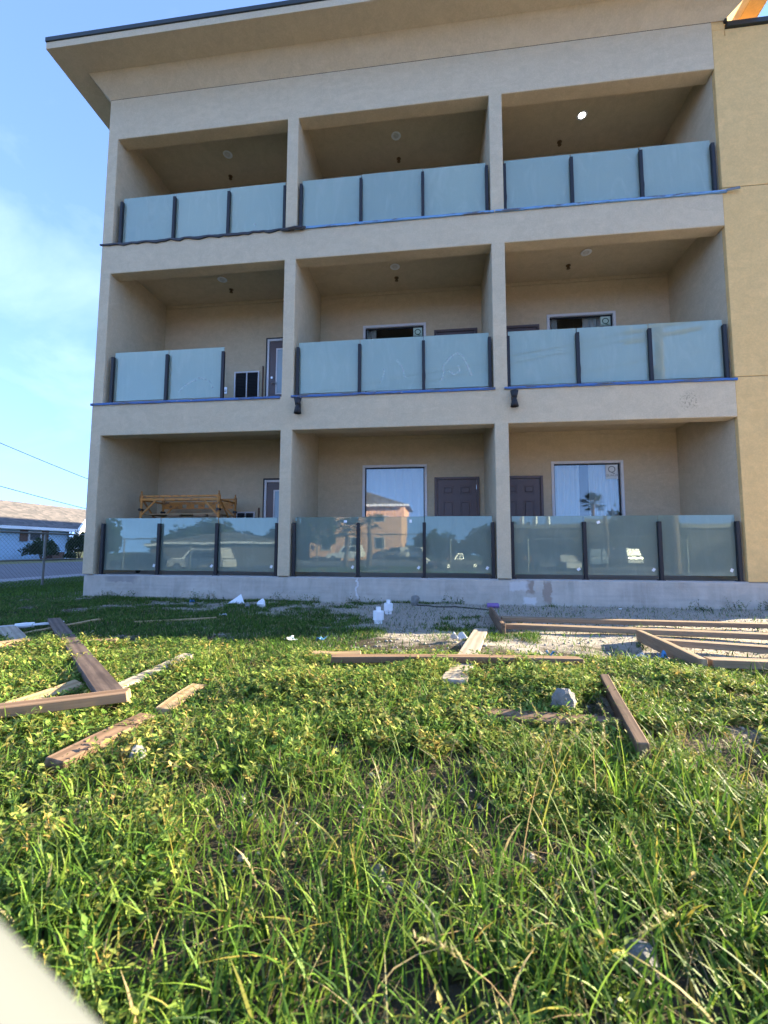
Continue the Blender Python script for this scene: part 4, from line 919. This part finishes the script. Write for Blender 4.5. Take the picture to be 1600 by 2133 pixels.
# broad leaved weeds: short stems carrying small leaves
def weeds(x, y, H, leaf, nleaf, mix):
    n = len(x); P = np.stack([x, y, terr(x, y)], 1); az = rng.uniform(0, 6.28, n); ln = rng.uniform(0.1, 0.9, n)
    col = tints(n, mix); out_ = [blades(P, H, np.full(n, 0.0035), az, ln, col*np.array([1.2, 0.9, 0.9]), 3)]
    d = np.stack([np.cos(az), np.sin(az), 0*az], 1)
    for j in range(nleaf):
        t = np.clip((j+1.2)/(nleaf+0.4)+rng.uniform(-.06, .06, n), 0.08, 1.0)
        c = P+np.outer(H*(t-0.33*ln*t*t), [0, 0, 1])*1.0+d*(H*ln*(0.25*t+0.75*t*t))[:, None]
        c[:, 2] = P[:, 2]+H*(t-0.33*ln*t*t)
        a = rng.uniform(0, 6.28, n); el = rng.uniform(-0.25, 0.95, n)
        f = np.stack([np.cos(a)*np.cos(el), np.sin(a)*np.cos(el), np.sin(el)], 1)
        s = np.stack([-np.sin(a), np.cos(a), rng.uniform(-.5, .5, n)], 1); s /= np.linalg.norm(s, axis=1)[:, None]
        up_ = np.cross(f, s); up_ *= np.sign(up_[:, 2:3]+1e-6)
        L = (leaf*rng.uniform(0.55, 1.25, n)*(1-0.35*t))[:, None]; W = L*rng.uniform(0.36, 0.55, (n, 1))
        V = np.stack([c, c+f*L*0.45-s*W*0.5+up_*L*0.07, c+f*L*0.5-up_*L*0.02, c+f*L*0.45+s*W*0.5+up_*L*0.07, c+f*L-up_*L*0.10], 1)
        T_ = np.array([(0,2,1), (0,3,2), (1,2,4), (2,3,4)])
        lc = np.clip(col*rng.uniform(0.75, 1.3, (n, 1)), 0, 1)
        out_.append((V.reshape(-1, 3), (np.arange(n)[:, None, None]*5+T_[None]).reshape(-1, 3), np.repeat(lc, 5, 0)))
    return out_
WM = [(3, (0.125, 0.22, 0.04)), (3, (0.205, 0.285, 0.06)), (2.4, (0.33, 0.36, 0.09)), (1, (0.085, 0.15, 0.035)), (0.8, (0.45, 0.36, 0.11))]
x, y = sample(-6, 6, -6.45, -4.15, 4500, lambda x, y: infr(x, y, 0.7)*smo(-4.15, -4.5, y)*smo(-6.3, -5.5, y)*(1-bare(x, y))*(0.12+0.88*smo(0.20, 0.55, vnoise(x, y, 0.4, 71)+0.25*vnoise(x, y, 0.13, 73))))
n = len(x); pw = weeds(x, y, rng.uniform(0.03, 0.09, n)*(0.25+1.35*vnoise(x, y, 0.38, 75)), 0.040, 9, WM)
x, y = sample(-4, 5, -7.7, -5.8, 2500, lambda x, y: infr(x, y, 0.5)*(1-bare(x, y))*vnoise(x, y, 0.25, 77)); n = len(x)
pw += weeds(x, y, rng.uniform(0.03, 0.10, n), 0.029, 8, WM)
x, y = sample(-9, 7, -4.3, -0.15, 55, lambda x, y: infr(x, y, 0.5)*(0.15+(1-bare(x, y)))); n = len(x)
pw += weeds(x, y, rng.uniform(0.03, 0.08, n), 0.03, 6, [(3, G1), (2, G2), (1, DK)])
# tufts against the foundation
fxs = np.concatenate([rng.normal(c, 0.12, 14) for c in (-5.3, -4.9, -3.55, -3.4, -3.2, -1.9, -1.4, -0.5, 1.1, 4.9, 5.5, 5.9, 6.1)]); fys = rng.uniform(-0.22, -0.02, len(fxs))
pw += weeds(fxs, fys, rng.uniform(0.06, 0.22, len(fxs)), 0.045, 7, [(3, G1), (2, DK), (1, (0.10, 0.12, 0.04))])
V, F, T = join(pw)
tag(stuff(link('weeds', np_mesh('weeds', V, F, M['leaf'], True, T))), 'low yellow green broad leaved weeds in the sunlit strip', 'weeds')

# loose gravel and crumbs of caliche on the bare ground
x, y = sample(-7, 7, -6.6, -0.03, 300, lambda x, y: (infr(x, y, 0.5) > 0)*(0.04+0.96*bare(x, y))*(0.3+0.7*vnoise(x, y, 0.25, 91))); n = len(x)
r_ = 0.004+0.016*rng.uniform(0, 1, n)**3; a = rng.uniform(0, 6.28, n)
O = np.array([(1,0,0), (0,1,0), (-1,0,0), (0,-1,0), (0,0,.7), (0,0,-.7)])[None]*rng.uniform(0.65, 1.25, (n, 6, 1))*r_[:, None, None]
ca, sa = np.cos(a)[:, None], np.sin(a)[:, None]; O = np.stack([O[..., 0]*ca-O[..., 1]*sa, O[..., 0]*sa+O[..., 1]*ca, O[..., 2]], -1)
V = (O+np.stack([x, y, terr(x, y)+r_*0.25], 1)[:, None]).reshape(-1, 3)
F = (np.arange(n)[:, None, None]*6+np.array([(0,1,4), (1,2,4), (2,3,4), (3,0,4), (1,0,5), (2,1,5), (3,2,5), (0,3,5)])[None]).reshape(-1, 3)
tag(stuff(link('gravel', np_mesh('gravel', V, F, M['gravel_bits']))), 'loose pale gravel on the bare dirt patches', 'gravel')
# tall seeding stalks, lower right
ps = []
for _ in range(80):
    if rng.uniform() < 0.85: bx_, by_ = rng.uniform(0.95, 2.2), rng.uniform(-7.0, -6.0)
    else: bx_, by_ = rng.uniform(-0.4, 1.2), rng.uniform(-7.0, -5.9)
    H = rng.uniform(0.18, 0.40); az = rng.uniform(0, 6.28); ln = rng.uniform(0.2, 0.7)
    P = np.array([[bx_, by_, tz(bx_, by_)]]); c = tints(1, [(3, G3), (2, YL), (1, DRY)])
    ps.append(blades(P, np.array([H]), np.array([0.0028]), np.array([az]), np.array([ln]), c, 7))
    d = np.array([math.cos(az), math.sin(az), 0]); m_ = 34; tt = rng.uniform(0.74, 1.0, m_)
    q = P+np.outer(H*(tt-0.33*ln*tt*tt), [0,0,1])+d[None]*(H*ln*(0.25*tt+0.75*tt*tt))[:, None]
    ps.append(blades(q, rng.uniform(0.006, 0.013, m_), np.full(m_, 0.0035), rng.uniform(0, 6.28, m_), rng.uniform(0.4, 1.4, m_), tints(m_, [(2, (0.30, 0.30, 0.12)), (2, DRY), (1, G3)]), 2))
V, F, T = join(ps)
tag(stuff(link('seeding_grass', np_mesh('seeding_grass', V, F, M['leaf'], True, T))), 'tall thin grass stalks with seed heads in the lower right foreground', 'grass')

# ------------------------------------------------------------------ left background: fence, house, shrubs, cables
def chain_fence(name, p, q, z0, h, mid, nposts, step, label, r=0.0028):
    t = thing(name, label, 'fence', (p[0], p[1], z0)); p, q = Vector((p[0], p[1], z0)), Vector((q[0], q[1], z0)); o = p.copy(); L = (q-p).length; d = (q-p).normalized()
    def pt(s, z): return d*s+Vector((0, 0, z))
    for i in range(nposts):
        s = L*i/(nposts-1); MB().tube([pt(s, -0.3), pt(s, h+0.03)], 0.028, 8).build('post', M['galv'], t)
    MB().tube([pt(0, h), pt(L, h)], 0.022, 8).build('top_rail', M['galv'], t)
    if mid: MB().tube([pt(0, mid), pt(L, mid)], 0.018, 8).build('middle_rail', M['galv'], t)
    mb = MB(); s = -h
    while s < L:
        for sg in (1, -1):
            a, b = (s, 0.03) if sg > 0 else (s, h), (s+h, h) if sg > 0 else (s+h, 0.03)
            x0, x1 = max(0, a[0]), min(L, b[0])
            if x1 > x0:
                za = a[1]+(b[1]-a[1])*(x0-a[0])/(b[0]-a[0]); zb = a[1]+(b[1]-a[1])*(x1-a[0])/(b[0]-a[0])
                mb.tube([pt(x0, za), pt(x1, zb)], r, 3, False)
        s += step
    stuff(mb.build('chain_link_mesh', M['galv'], t)); return t
chain_fence('chain_link_fence', (-9.3, 0.1), (-9.3, 15.1), -0.49, 1.36, 0.68, 7, 0.10, 'galvanised chain link fence along the side street at left')
hs = thing('blue_house', 'low pale blue house with brown shingle roof across the side street', 'house', (-32, 20, -0.49))
def hp(x0, x1, y0, y1, z0, z1): return MB().box(x0+32, x1+32, y0-20, y1-20, z0+0.49, z1+0.49)
hp(-41, -32, 8, 27.9, -0.6, 2.3).build('wall', M['blue_house'], hs)
rf = MB().add([(0.75,-12.6,2.5),(0.75,7.9,2.5),(-4.5,15.5,4.95),(-4.5,-12.6,4.95),(0.75,-12.6,2.64),(0.75,7.9,2.64),(-4.5,15.5,5.09),(-4.5,-12.6,5.09),(-9.75,-12.6,2.5),(-9.75,15.5,2.5)], [(0,1,2,3),(4,7,6,5),(0,4,5,1),(1,5,6,2),(3,2,9,8),(0,3,7,4),(7,8,9,6)]).build('roof', M['shingle'], hs)
MB().bar((0.78, 7.93, 2.50), (-4.5, 15.6, 4.98), 0.06, 0.26).build('rake_board', M['white'], rf)
MB().add([(0.6,7.8,2.45),(-4.5,15.2,4.85),(-4.5,15.2,2.3),(-4.5,9.0,0.0),(0.0,7.9,0.0)],[(0,1,2,3,4)]).build('end_wall', M['white'], hs)
MB().box(0.752, 0.80, -12.6, 7.9, 2.44, 2.66).build('fascia', M['white'], rf)
MB().box(0.0, 0.75, -12.5, 7.85, 2.42, 2.48).build('soffit', M['white'], rf)
MB().tube([(-2.6, 2.8, 3.6), (-2.6, 2.8, 4.55)], 0.16, 10).build('vent_pipe', M['white'], rf)
wd = hp(-31.99, -31.93, 23.9, 25.1, 1.05, 1.85).build('window', M['vinyl'], hs)
hp(-31.925, -31.91, 24.05, 24.95, 1.13, 1.77).build('pane', plain('dull_glass', (0.06, 0.07, 0.08), 0.6), wd)
for y0 in (23.2, 25.1): hp(-31.99, -31.94, y0+0.01, y0+0.66, 1.0, 1.9).build('shutter', M['shutter'], wd)
def shrub(name, x, y, z, rx, rz, n, label, seed, cat='shrub', leaf=0.10):
    t = thing(name, label, cat, (x, y, z)); r = np.random.default_rng(seed)
    a = r.uniform(0, 6.28, n); e = np.arcsin(r.uniform(-0.35, 1, n)); rad = r.uniform(0.45, 1.0, n)**0.5*(0.8+0.25*np.sin(3*a+seed)*np.cos(2.3*e)+0.12*np.sin(7*a))
    P = np.stack([rx*rad*np.cos(a)*np.cos(e), rx*rad*np.sin(a)*np.cos(e), rz*0.42+rz*0.58*rad*np.sin(e)], 1); P[:, 2] = np.maximum(P[:, 2], 0.03)
    f = r.normal(0, 1, (n, 3)); f[:, 2] += 0.4; f /= np.linalg.norm(f, axis=1)[:, None]; s = np.cross(f, r.normal(0, 1, (n, 3))); s /= np.linalg.norm(s, axis=1)[:, None]
    L = leaf*r.uniform(0.6, 1.4, (n, 1))
    V = np.stack([P-f*L, P-s*L*0.45, P+f*L, P+s*L*0.45], 1).reshape(-1, 3)
    link('foliage', np_mesh('foliage', V, (np.arange(n)[:, None]*4+np.arange(4)[None]), M['shrub']), t)
    st = MB()
    for i in range(5):
        b = i*1.26; st.tube([(0, 0, -0.05), (rx*0.35*math.cos(b), rx*0.35*math.sin(b), rz*0.7)], [0.04, 0.012], 6)
    st.build('stem', M['bark'], t); return t
shrub('shrub', -29.6, 22.9, -0.5, 1.25, 1.75, 2600, 'round dark shrub in front of the blue house wall', 3)
shrub('shrub', -29.8, 26.7, -0.5, 1.25, 2.5, 3800, 'tall dark hedge bush right of the blue house', 6)
shrub('shrub', -28.5, 24.4, -0.5, 0.5, 0.7, 500, 'small low shrub between the two dark bushes', 9)
bn = MB().box(-30.8, -30.0, 24.2, 25.4, -0.5, 0.15).build('stone_bench', M['shutter']); tag(bn, 'low dark brown box beside the round shrub at the blue house', 'box')
struct(MB().box(-31.9, -24.5, 2, 60, -0.55, -0.483).build('verge', plain('dry_verge_grass', (0.16, 0.15, 0.05), 0.95, 0, 0.35, 4, 0.5)))
for p, q, l in (((-20, 3.0, 6.95), (-20, 40, 2.9), 'upper overhead cable crossing the sky at left'), ((-20, 3.0, 4.55), (-20, 40, 2.2), 'lower overhead cable crossing the sky at left')):
    a, b = Vector(p), Vector(q); pts = [a.lerp(b, i/24)-Vector((0, 0, 1.0*math.sin(math.pi*i/24))) for i in range(25)]
    tag(MB().tube(pts, 0.016, 5).build('overhead_cable', M['wire'], smooth=True), l, 'cable', 'overhead cables')

# ------------------------------------------------------------------ the street behind the photographer (seen in the railing glass)
chain_fence('chain_link_fence', (-26, -11.2), (26, -11.2), -0.72, 1.75, 0, 18, 0.16, 'chain link fence reflected in the ground floor glass', 0.004)
def paint(name, c, met=0.0): return plain(name, c, 0.25, met, 0.03, 2, 0, 0.6)
def car(name, x, y, rz, L, Hh, style, mat, label):
    t = thing(name, label, 'car', (x, y, -1.2), rz, 'parked cars across the street'); W = 0.9; a = L/2
    hood = 0.95 if style != 'sedan' else 0.86
    MB().prism([(-a, 0.35), (-a, hood*0.85), (-a+0.15, hood), (-a*0.42, hood+0.06), (a*0.75, hood+0.06), (a-0.05, hood), (a, 0.75), (a, 0.35)], -W, W).build('body', mat, t, 0.05, seg=2)
    back = {'suv': a*0.93, 'sedan': a*0.62, 'pickup': a*0.12, 'van': a*0.97}[style]; front = {'van': -a*0.62}.get(style, -a*0.40)
    cb = MB(); z0, z1 = hood+0.05, Hh
    fr2, bk2 = front+0.62, back-(0.22 if style in ('suv', 'van') else 0.5 if style == 'sedan' else 0.12)
    cb.add([(front,-W+.03,z0), (back,-W+.03,z0), (back,W-.03,z0), (front,W-.03,z0), (fr2,-W+.2,z1), (bk2,-W+.2,z1), (bk2,W-.2,z1), (fr2,W-.2,z1)], [(3,2,1,0), (4,5,6,7), (0,1,5,4), (1,2,6,5), (2,3,7,6), (3,0,4,7)])
    cb.build('cabin', mat, t, 0.05, seg=2)
    for sy in (-1, 1):
        w = MB(); n_ = 3 if style in ('suv', 'van') else 2
        for i in range(n_):
            u0, u1 = (i+0.08)/n_, (i+0.94)/n_
            lo0, lo1 = front+0.30+(back-front-0.42)*u0, front+0.30+(back-front-0.42)*u1; hi0, hi1 = fr2+0.08+(bk2-fr2-0.16)*u0, fr2+0.08+(bk2-fr2-0.16)*u1
            f = lambda u, zt: sy*(W-.03-0.17*zt+0.008)
            w.quad((lo0, f(0, .12), z0+(z1-z0)*.12), (lo1, f(0, .12), z0+(z1-z0)*.12), (hi1, f(0, .84), z0+(z1-z0)*.84), (hi0, f(0, .84), z0+(z1-z0)*.84))
        w.build('side_window', M['carglass'], t)
        for xx in (-a*0.62, a*0.60):
            wh = MB().tube([(xx, sy*(W-0.20), 0.34), (xx, sy*(W+0.015), 0.34)], 0.34, 20).build('wheel', M['tyre'], t)
            MB().tube([(xx, sy*(W-0.05), 0.34), (xx, sy*(W+0.03), 0.34)], 0.21, 14).build('rim', M['steel'], wh)
        MB().box(-a-0.012, -a+0.10, sy*0.72-0.15, sy*0.72+0.15, 0.66, 0.80).build('headlight', M['lens'], t)
    w = MB(); w.quad((front+0.09, -W+.14, z0+.08), (front+0.09, W-.14, z0+.08), (fr2-0.06, W-.27, z1-.08), (fr2-0.06, -W+.27, z1-.08)).build('windshield', M['carglass'], t)
    return t
silver, whitep, darkp, redp, bluep = paint('silver_paint', (0.55, 0.53, 0.50), 0.3), paint('white_paint', (0.8, 0.8, 0.79)), paint('dark_paint', (0.03, 0.035, 0.045)), paint('maroon_paint', (0.2, 0.03, 0.03)), paint('slate_paint', (0.10, 0.14, 0.2))
car('parked_car', -17.1, -23.3, R(4), 4.7, 1.75, 'suv', silver, 'silver sport utility vehicle reflected in the left railing')
car('parked_car', -22.8, -25.2, R(2), 4.6, 1.48, 'sedan', darkp, 'dark sedan reflected at the far left of the left railing')
car('parked_car', -19.9, -27.5, R(0), 5.2, 1.75, 'pickup', whitep, 'white pickup behind the silver vehicle in the left railing')
car('parked_car', -9.5, -40.5, R(6), 4.6, 1.7, 'suv', whitep, 'white vehicle reflected near the first column')
car('parked_car', -3.5, -42.5, R(40), 4.5, 1.45, 'sedan', silver, 'silver sedan reflected under the peach house')
car('parked_car', -1.0, -41.5, R(40), 4.5, 1.45, 'sedan', whitep, 'white sedan right of the silver one in the middle railing')
car('parked_car', 3.4, -39, R(-30), 5.3, 1.8, 'pickup', darkp, 'dark pickup reflected in the middle railing')
car('parked_car', 9.9, -35.6, R(70), 4.4, 1.45, 'sedan', darkp, 'dark sedan reflected at the left end of the right railing')
car('parked_car', 12.6, -36.0, R(75), 4.5, 1.5, 'sedan', silver, 'pale sedan reflected in the right railing')
car('parked_car', 15.2, -36.5, R(75), 4.6, 1.7, 'suv', bluep, 'slate blue vehicle reflected in the right railing')
car('parked_car', 18.6, -37.5, R(70), 4.7, 1.75, 'suv', silver, 'silver vehicle farthest right in the right railing')
ph = thing('peach_house', 'tall peach house with grey roof reflected in the curtained window', 'house', (-8.2, -48, -1.2))
MB().box(-6.5, 5.0, -5, 5, 0, 7.2).build('wall', M['peach'], ph)
MB().prism([(-7.1, 7.2), (-2.0, 9.6), (5.6, 7.2)], -5.6, 5.6).build('roof', M['grey_roof'], ph)
MB().box(-7.2, 5.7, 5.55, 5.75, 7.0, 7.3).build('fascia', M['white'], ph)
for wx in (-4.5, -1.0, 2.5):
    for wz in (1.2, 4.4):
        w = MB().box(wx-0.6, wx+0.6, 5.001, 5.06, wz, wz+1.5).build('window', M['vinyl'], ph); MB().box(wx-0.5, wx+0.5, 5.062, 5.07, wz+0.1, wz+1.4).build('pane', M['carglass'], w)
th = thing('low_house', 'low dull house with pale fascia reflected in the left railing', 'house', (-24, -46, -1.2))
MB().box(-9, 7, -5, 5, 0, 2.3).build('wall', plain('dull_siding', (0.12, 0.11, 0.10), 0.9), th); MB().box(-9.6, 7.6, -5.6, 5.6, 2.3, 2.55).build('fascia', M['white'], th)
MB().prism([(-9.6, 2.56), (-1, 3.7), (7.6, 2.56)], -5.5, 5.5).build('roof', M['grey_roof'], th)
sh = thing('shop_building', 'long low dark shop building reflected in the right railing', 'building', (26, -50, -1.2))
MB().box(-18, 20, -5, 5, 0, 4.6).build('wall', plain('shop_wall', (0.07, 0.07, 0.07), 0.9), sh); MB().box(-18.3, 20.3, -5.3, 5.3, 4.6, 5.1).build('parapet', M['galv'], sh)
for x in (-15, -13.5, -12): MB().tube([(x, 3, 5), (x, 3, 6.2)], 0.3, 10).build('roof_vent', M['steel'], sh)
up_t = thing('utility_pole', 'wooden utility pole with crossarms reflected in the second floor right railing', 'pole', (9.75, -10.2, tz(9.75, -10.2)))
MB().tube([(0,0,-0.6), (0,0,10.2)], [0.19, 0.14], 12).build('shaft', M['bark'], up_t)
for zc_ in (9.75, 9.35): MB().bar((-1.5, 0.14, zc_-0.2), (1.5, 0.14, zc_+0.2), 0.11, 0.13).build('crossarm', M['bark'], up_t)
MB().lathe([(0.25, 0), (0.25, 0.9), (0.2, 0.98)], 14, (0.0, -0.45, 7.3)).build('transformer', M['galv'], up_t)
for x in (-1.3, -0.6, 0.6, 1.3): MB().lathe([(0.03, 0), (0.06, 0.05), (0.04, 0.1), (0.06, 0.14), (0.02, 0.18)], 8, (x, 0.14, 9.83+0.13*x)).build('insulator', M['white'], up_t)
for i, (z0, z1) in enumerate(((9.5, 6.6), (9.2, 6.2), (8.2, 5.2))):
    a, b = Vector((9.75, -10.2, z0)), Vector((-34, -13, z1)); pts = [a.lerp(b, k/24)-Vector((0, 0, 1.1*math.sin(math.pi*k/24))) for k in range(25)]
    tag(MB().tube(pts, 0.022, 5).build('overhead_cable', M['wire'], smooth=True), ('uppermost', 'middle', 'lowest')[i]+' of three cables running left from the utility pole', 'cable', 'overhead cables')
def palm(x, y, h, label, seed):
    t = thing('palm_tree', label, 'tree', (x, y, -1.2)); r = random.Random(seed)
    MB().tube([(0,0,-0.2), (0.1,0.05,h*0.5), (0.05,0,h)], [0.22, 0.16, 0.15], 10).build('trunk', M['bark'], t)
    mb = MB()
    for k in range(38):
        a = r.uniform(0, 6.28); e = r.uniform(-0.5, 1.2); L = r.uniform(1.0, 1.5)
        d = Vector((math.cos(a)*math.cos(e), math.sin(a)*math.cos(e), math.sin(e))); c = Vector((0.05, 0, h)); s = d.cross(Vector((0,0,1))).normalized()
        hub = c+d*L*0.55; mb.tube([c, hub], 0.02, 4)
        for j in range(11):
            q = -1.1+2.2*j/10; tip = hub+(d*math.cos(q)+s*math.sin(q))*L*0.55-Vector((0, 0, 0.12)); sd = (d*-math.sin(q)+s*math.cos(q))*0.035
            mb.add([hub, hub.lerp(tip, .5)-sd, tip, hub.lerp(tip, .5)+sd], [(0,1,2,3)])
    mb.build('crown', M['palm'], t)
palm(-4.4, -26, 3.6, 'short fan palm reflected in the middle railing', 1); palm(16.6, -35, 6.3, 'fan palm reflected in the right window', 2); palm(-7.0, -28, 3.0, 'smaller fan palm left of the short one', 3)
def tree(x, y, h, r_, label, seed):
    t = shrub('tree', x, y, -1.2, r_, h, 2600, label, seed, 'tree', 0.32); MB().tube([(0,0,-0.2), (0.1,0,h*0.6)], [0.25, 0.1], 8).build('trunk', M['bark'], t)
for q, (tx, ty, th_, tr_) in enumerate(((-21, -50, 5.0, 3.5), (-27, -52, 4.2, 3.6), (-16.5, -51, 5.5, 3.2), (1.5, -55, 5.0, 3.8), (12, -55, 6.0, 4.0), (17, -57, 5.2, 4.0), (38, -45, 6.0, 4.5), (-35, -50, 5.0, 4.0))): tree(tx, ty, th_, tr_, ('dark tree over the left railing middle', 'low dark tree behind the low house', 'dark tree over the silver vehicle', 'dark tree just right of the peach house', 'dark tree behind the dark pickup', 'dark tree left of the shop', 'wide dark tree at the end of the shop', 'wide dark tree left of the low house')[q]+' in the glass reflection', 20+q)
tree(-13.5, -44, 7.5, 4.0, 'dark tree left of the peach house', 4); tree(-30, -48, 6.0, 4.0, 'dark tree at the low house', 8); tree(8, -52, 5.5, 4.0, 'dark tree right of the peach house', 10); tree(22, -40, 7.0, 3.5, 'dark tree over the shop building', 11); tree(32, -38, 6.5, 4.0, 'dark tree at the far right of the street', 12); tree(-40, -40, 6.5, 4.0, 'dark tree at the far left of the street', 13)
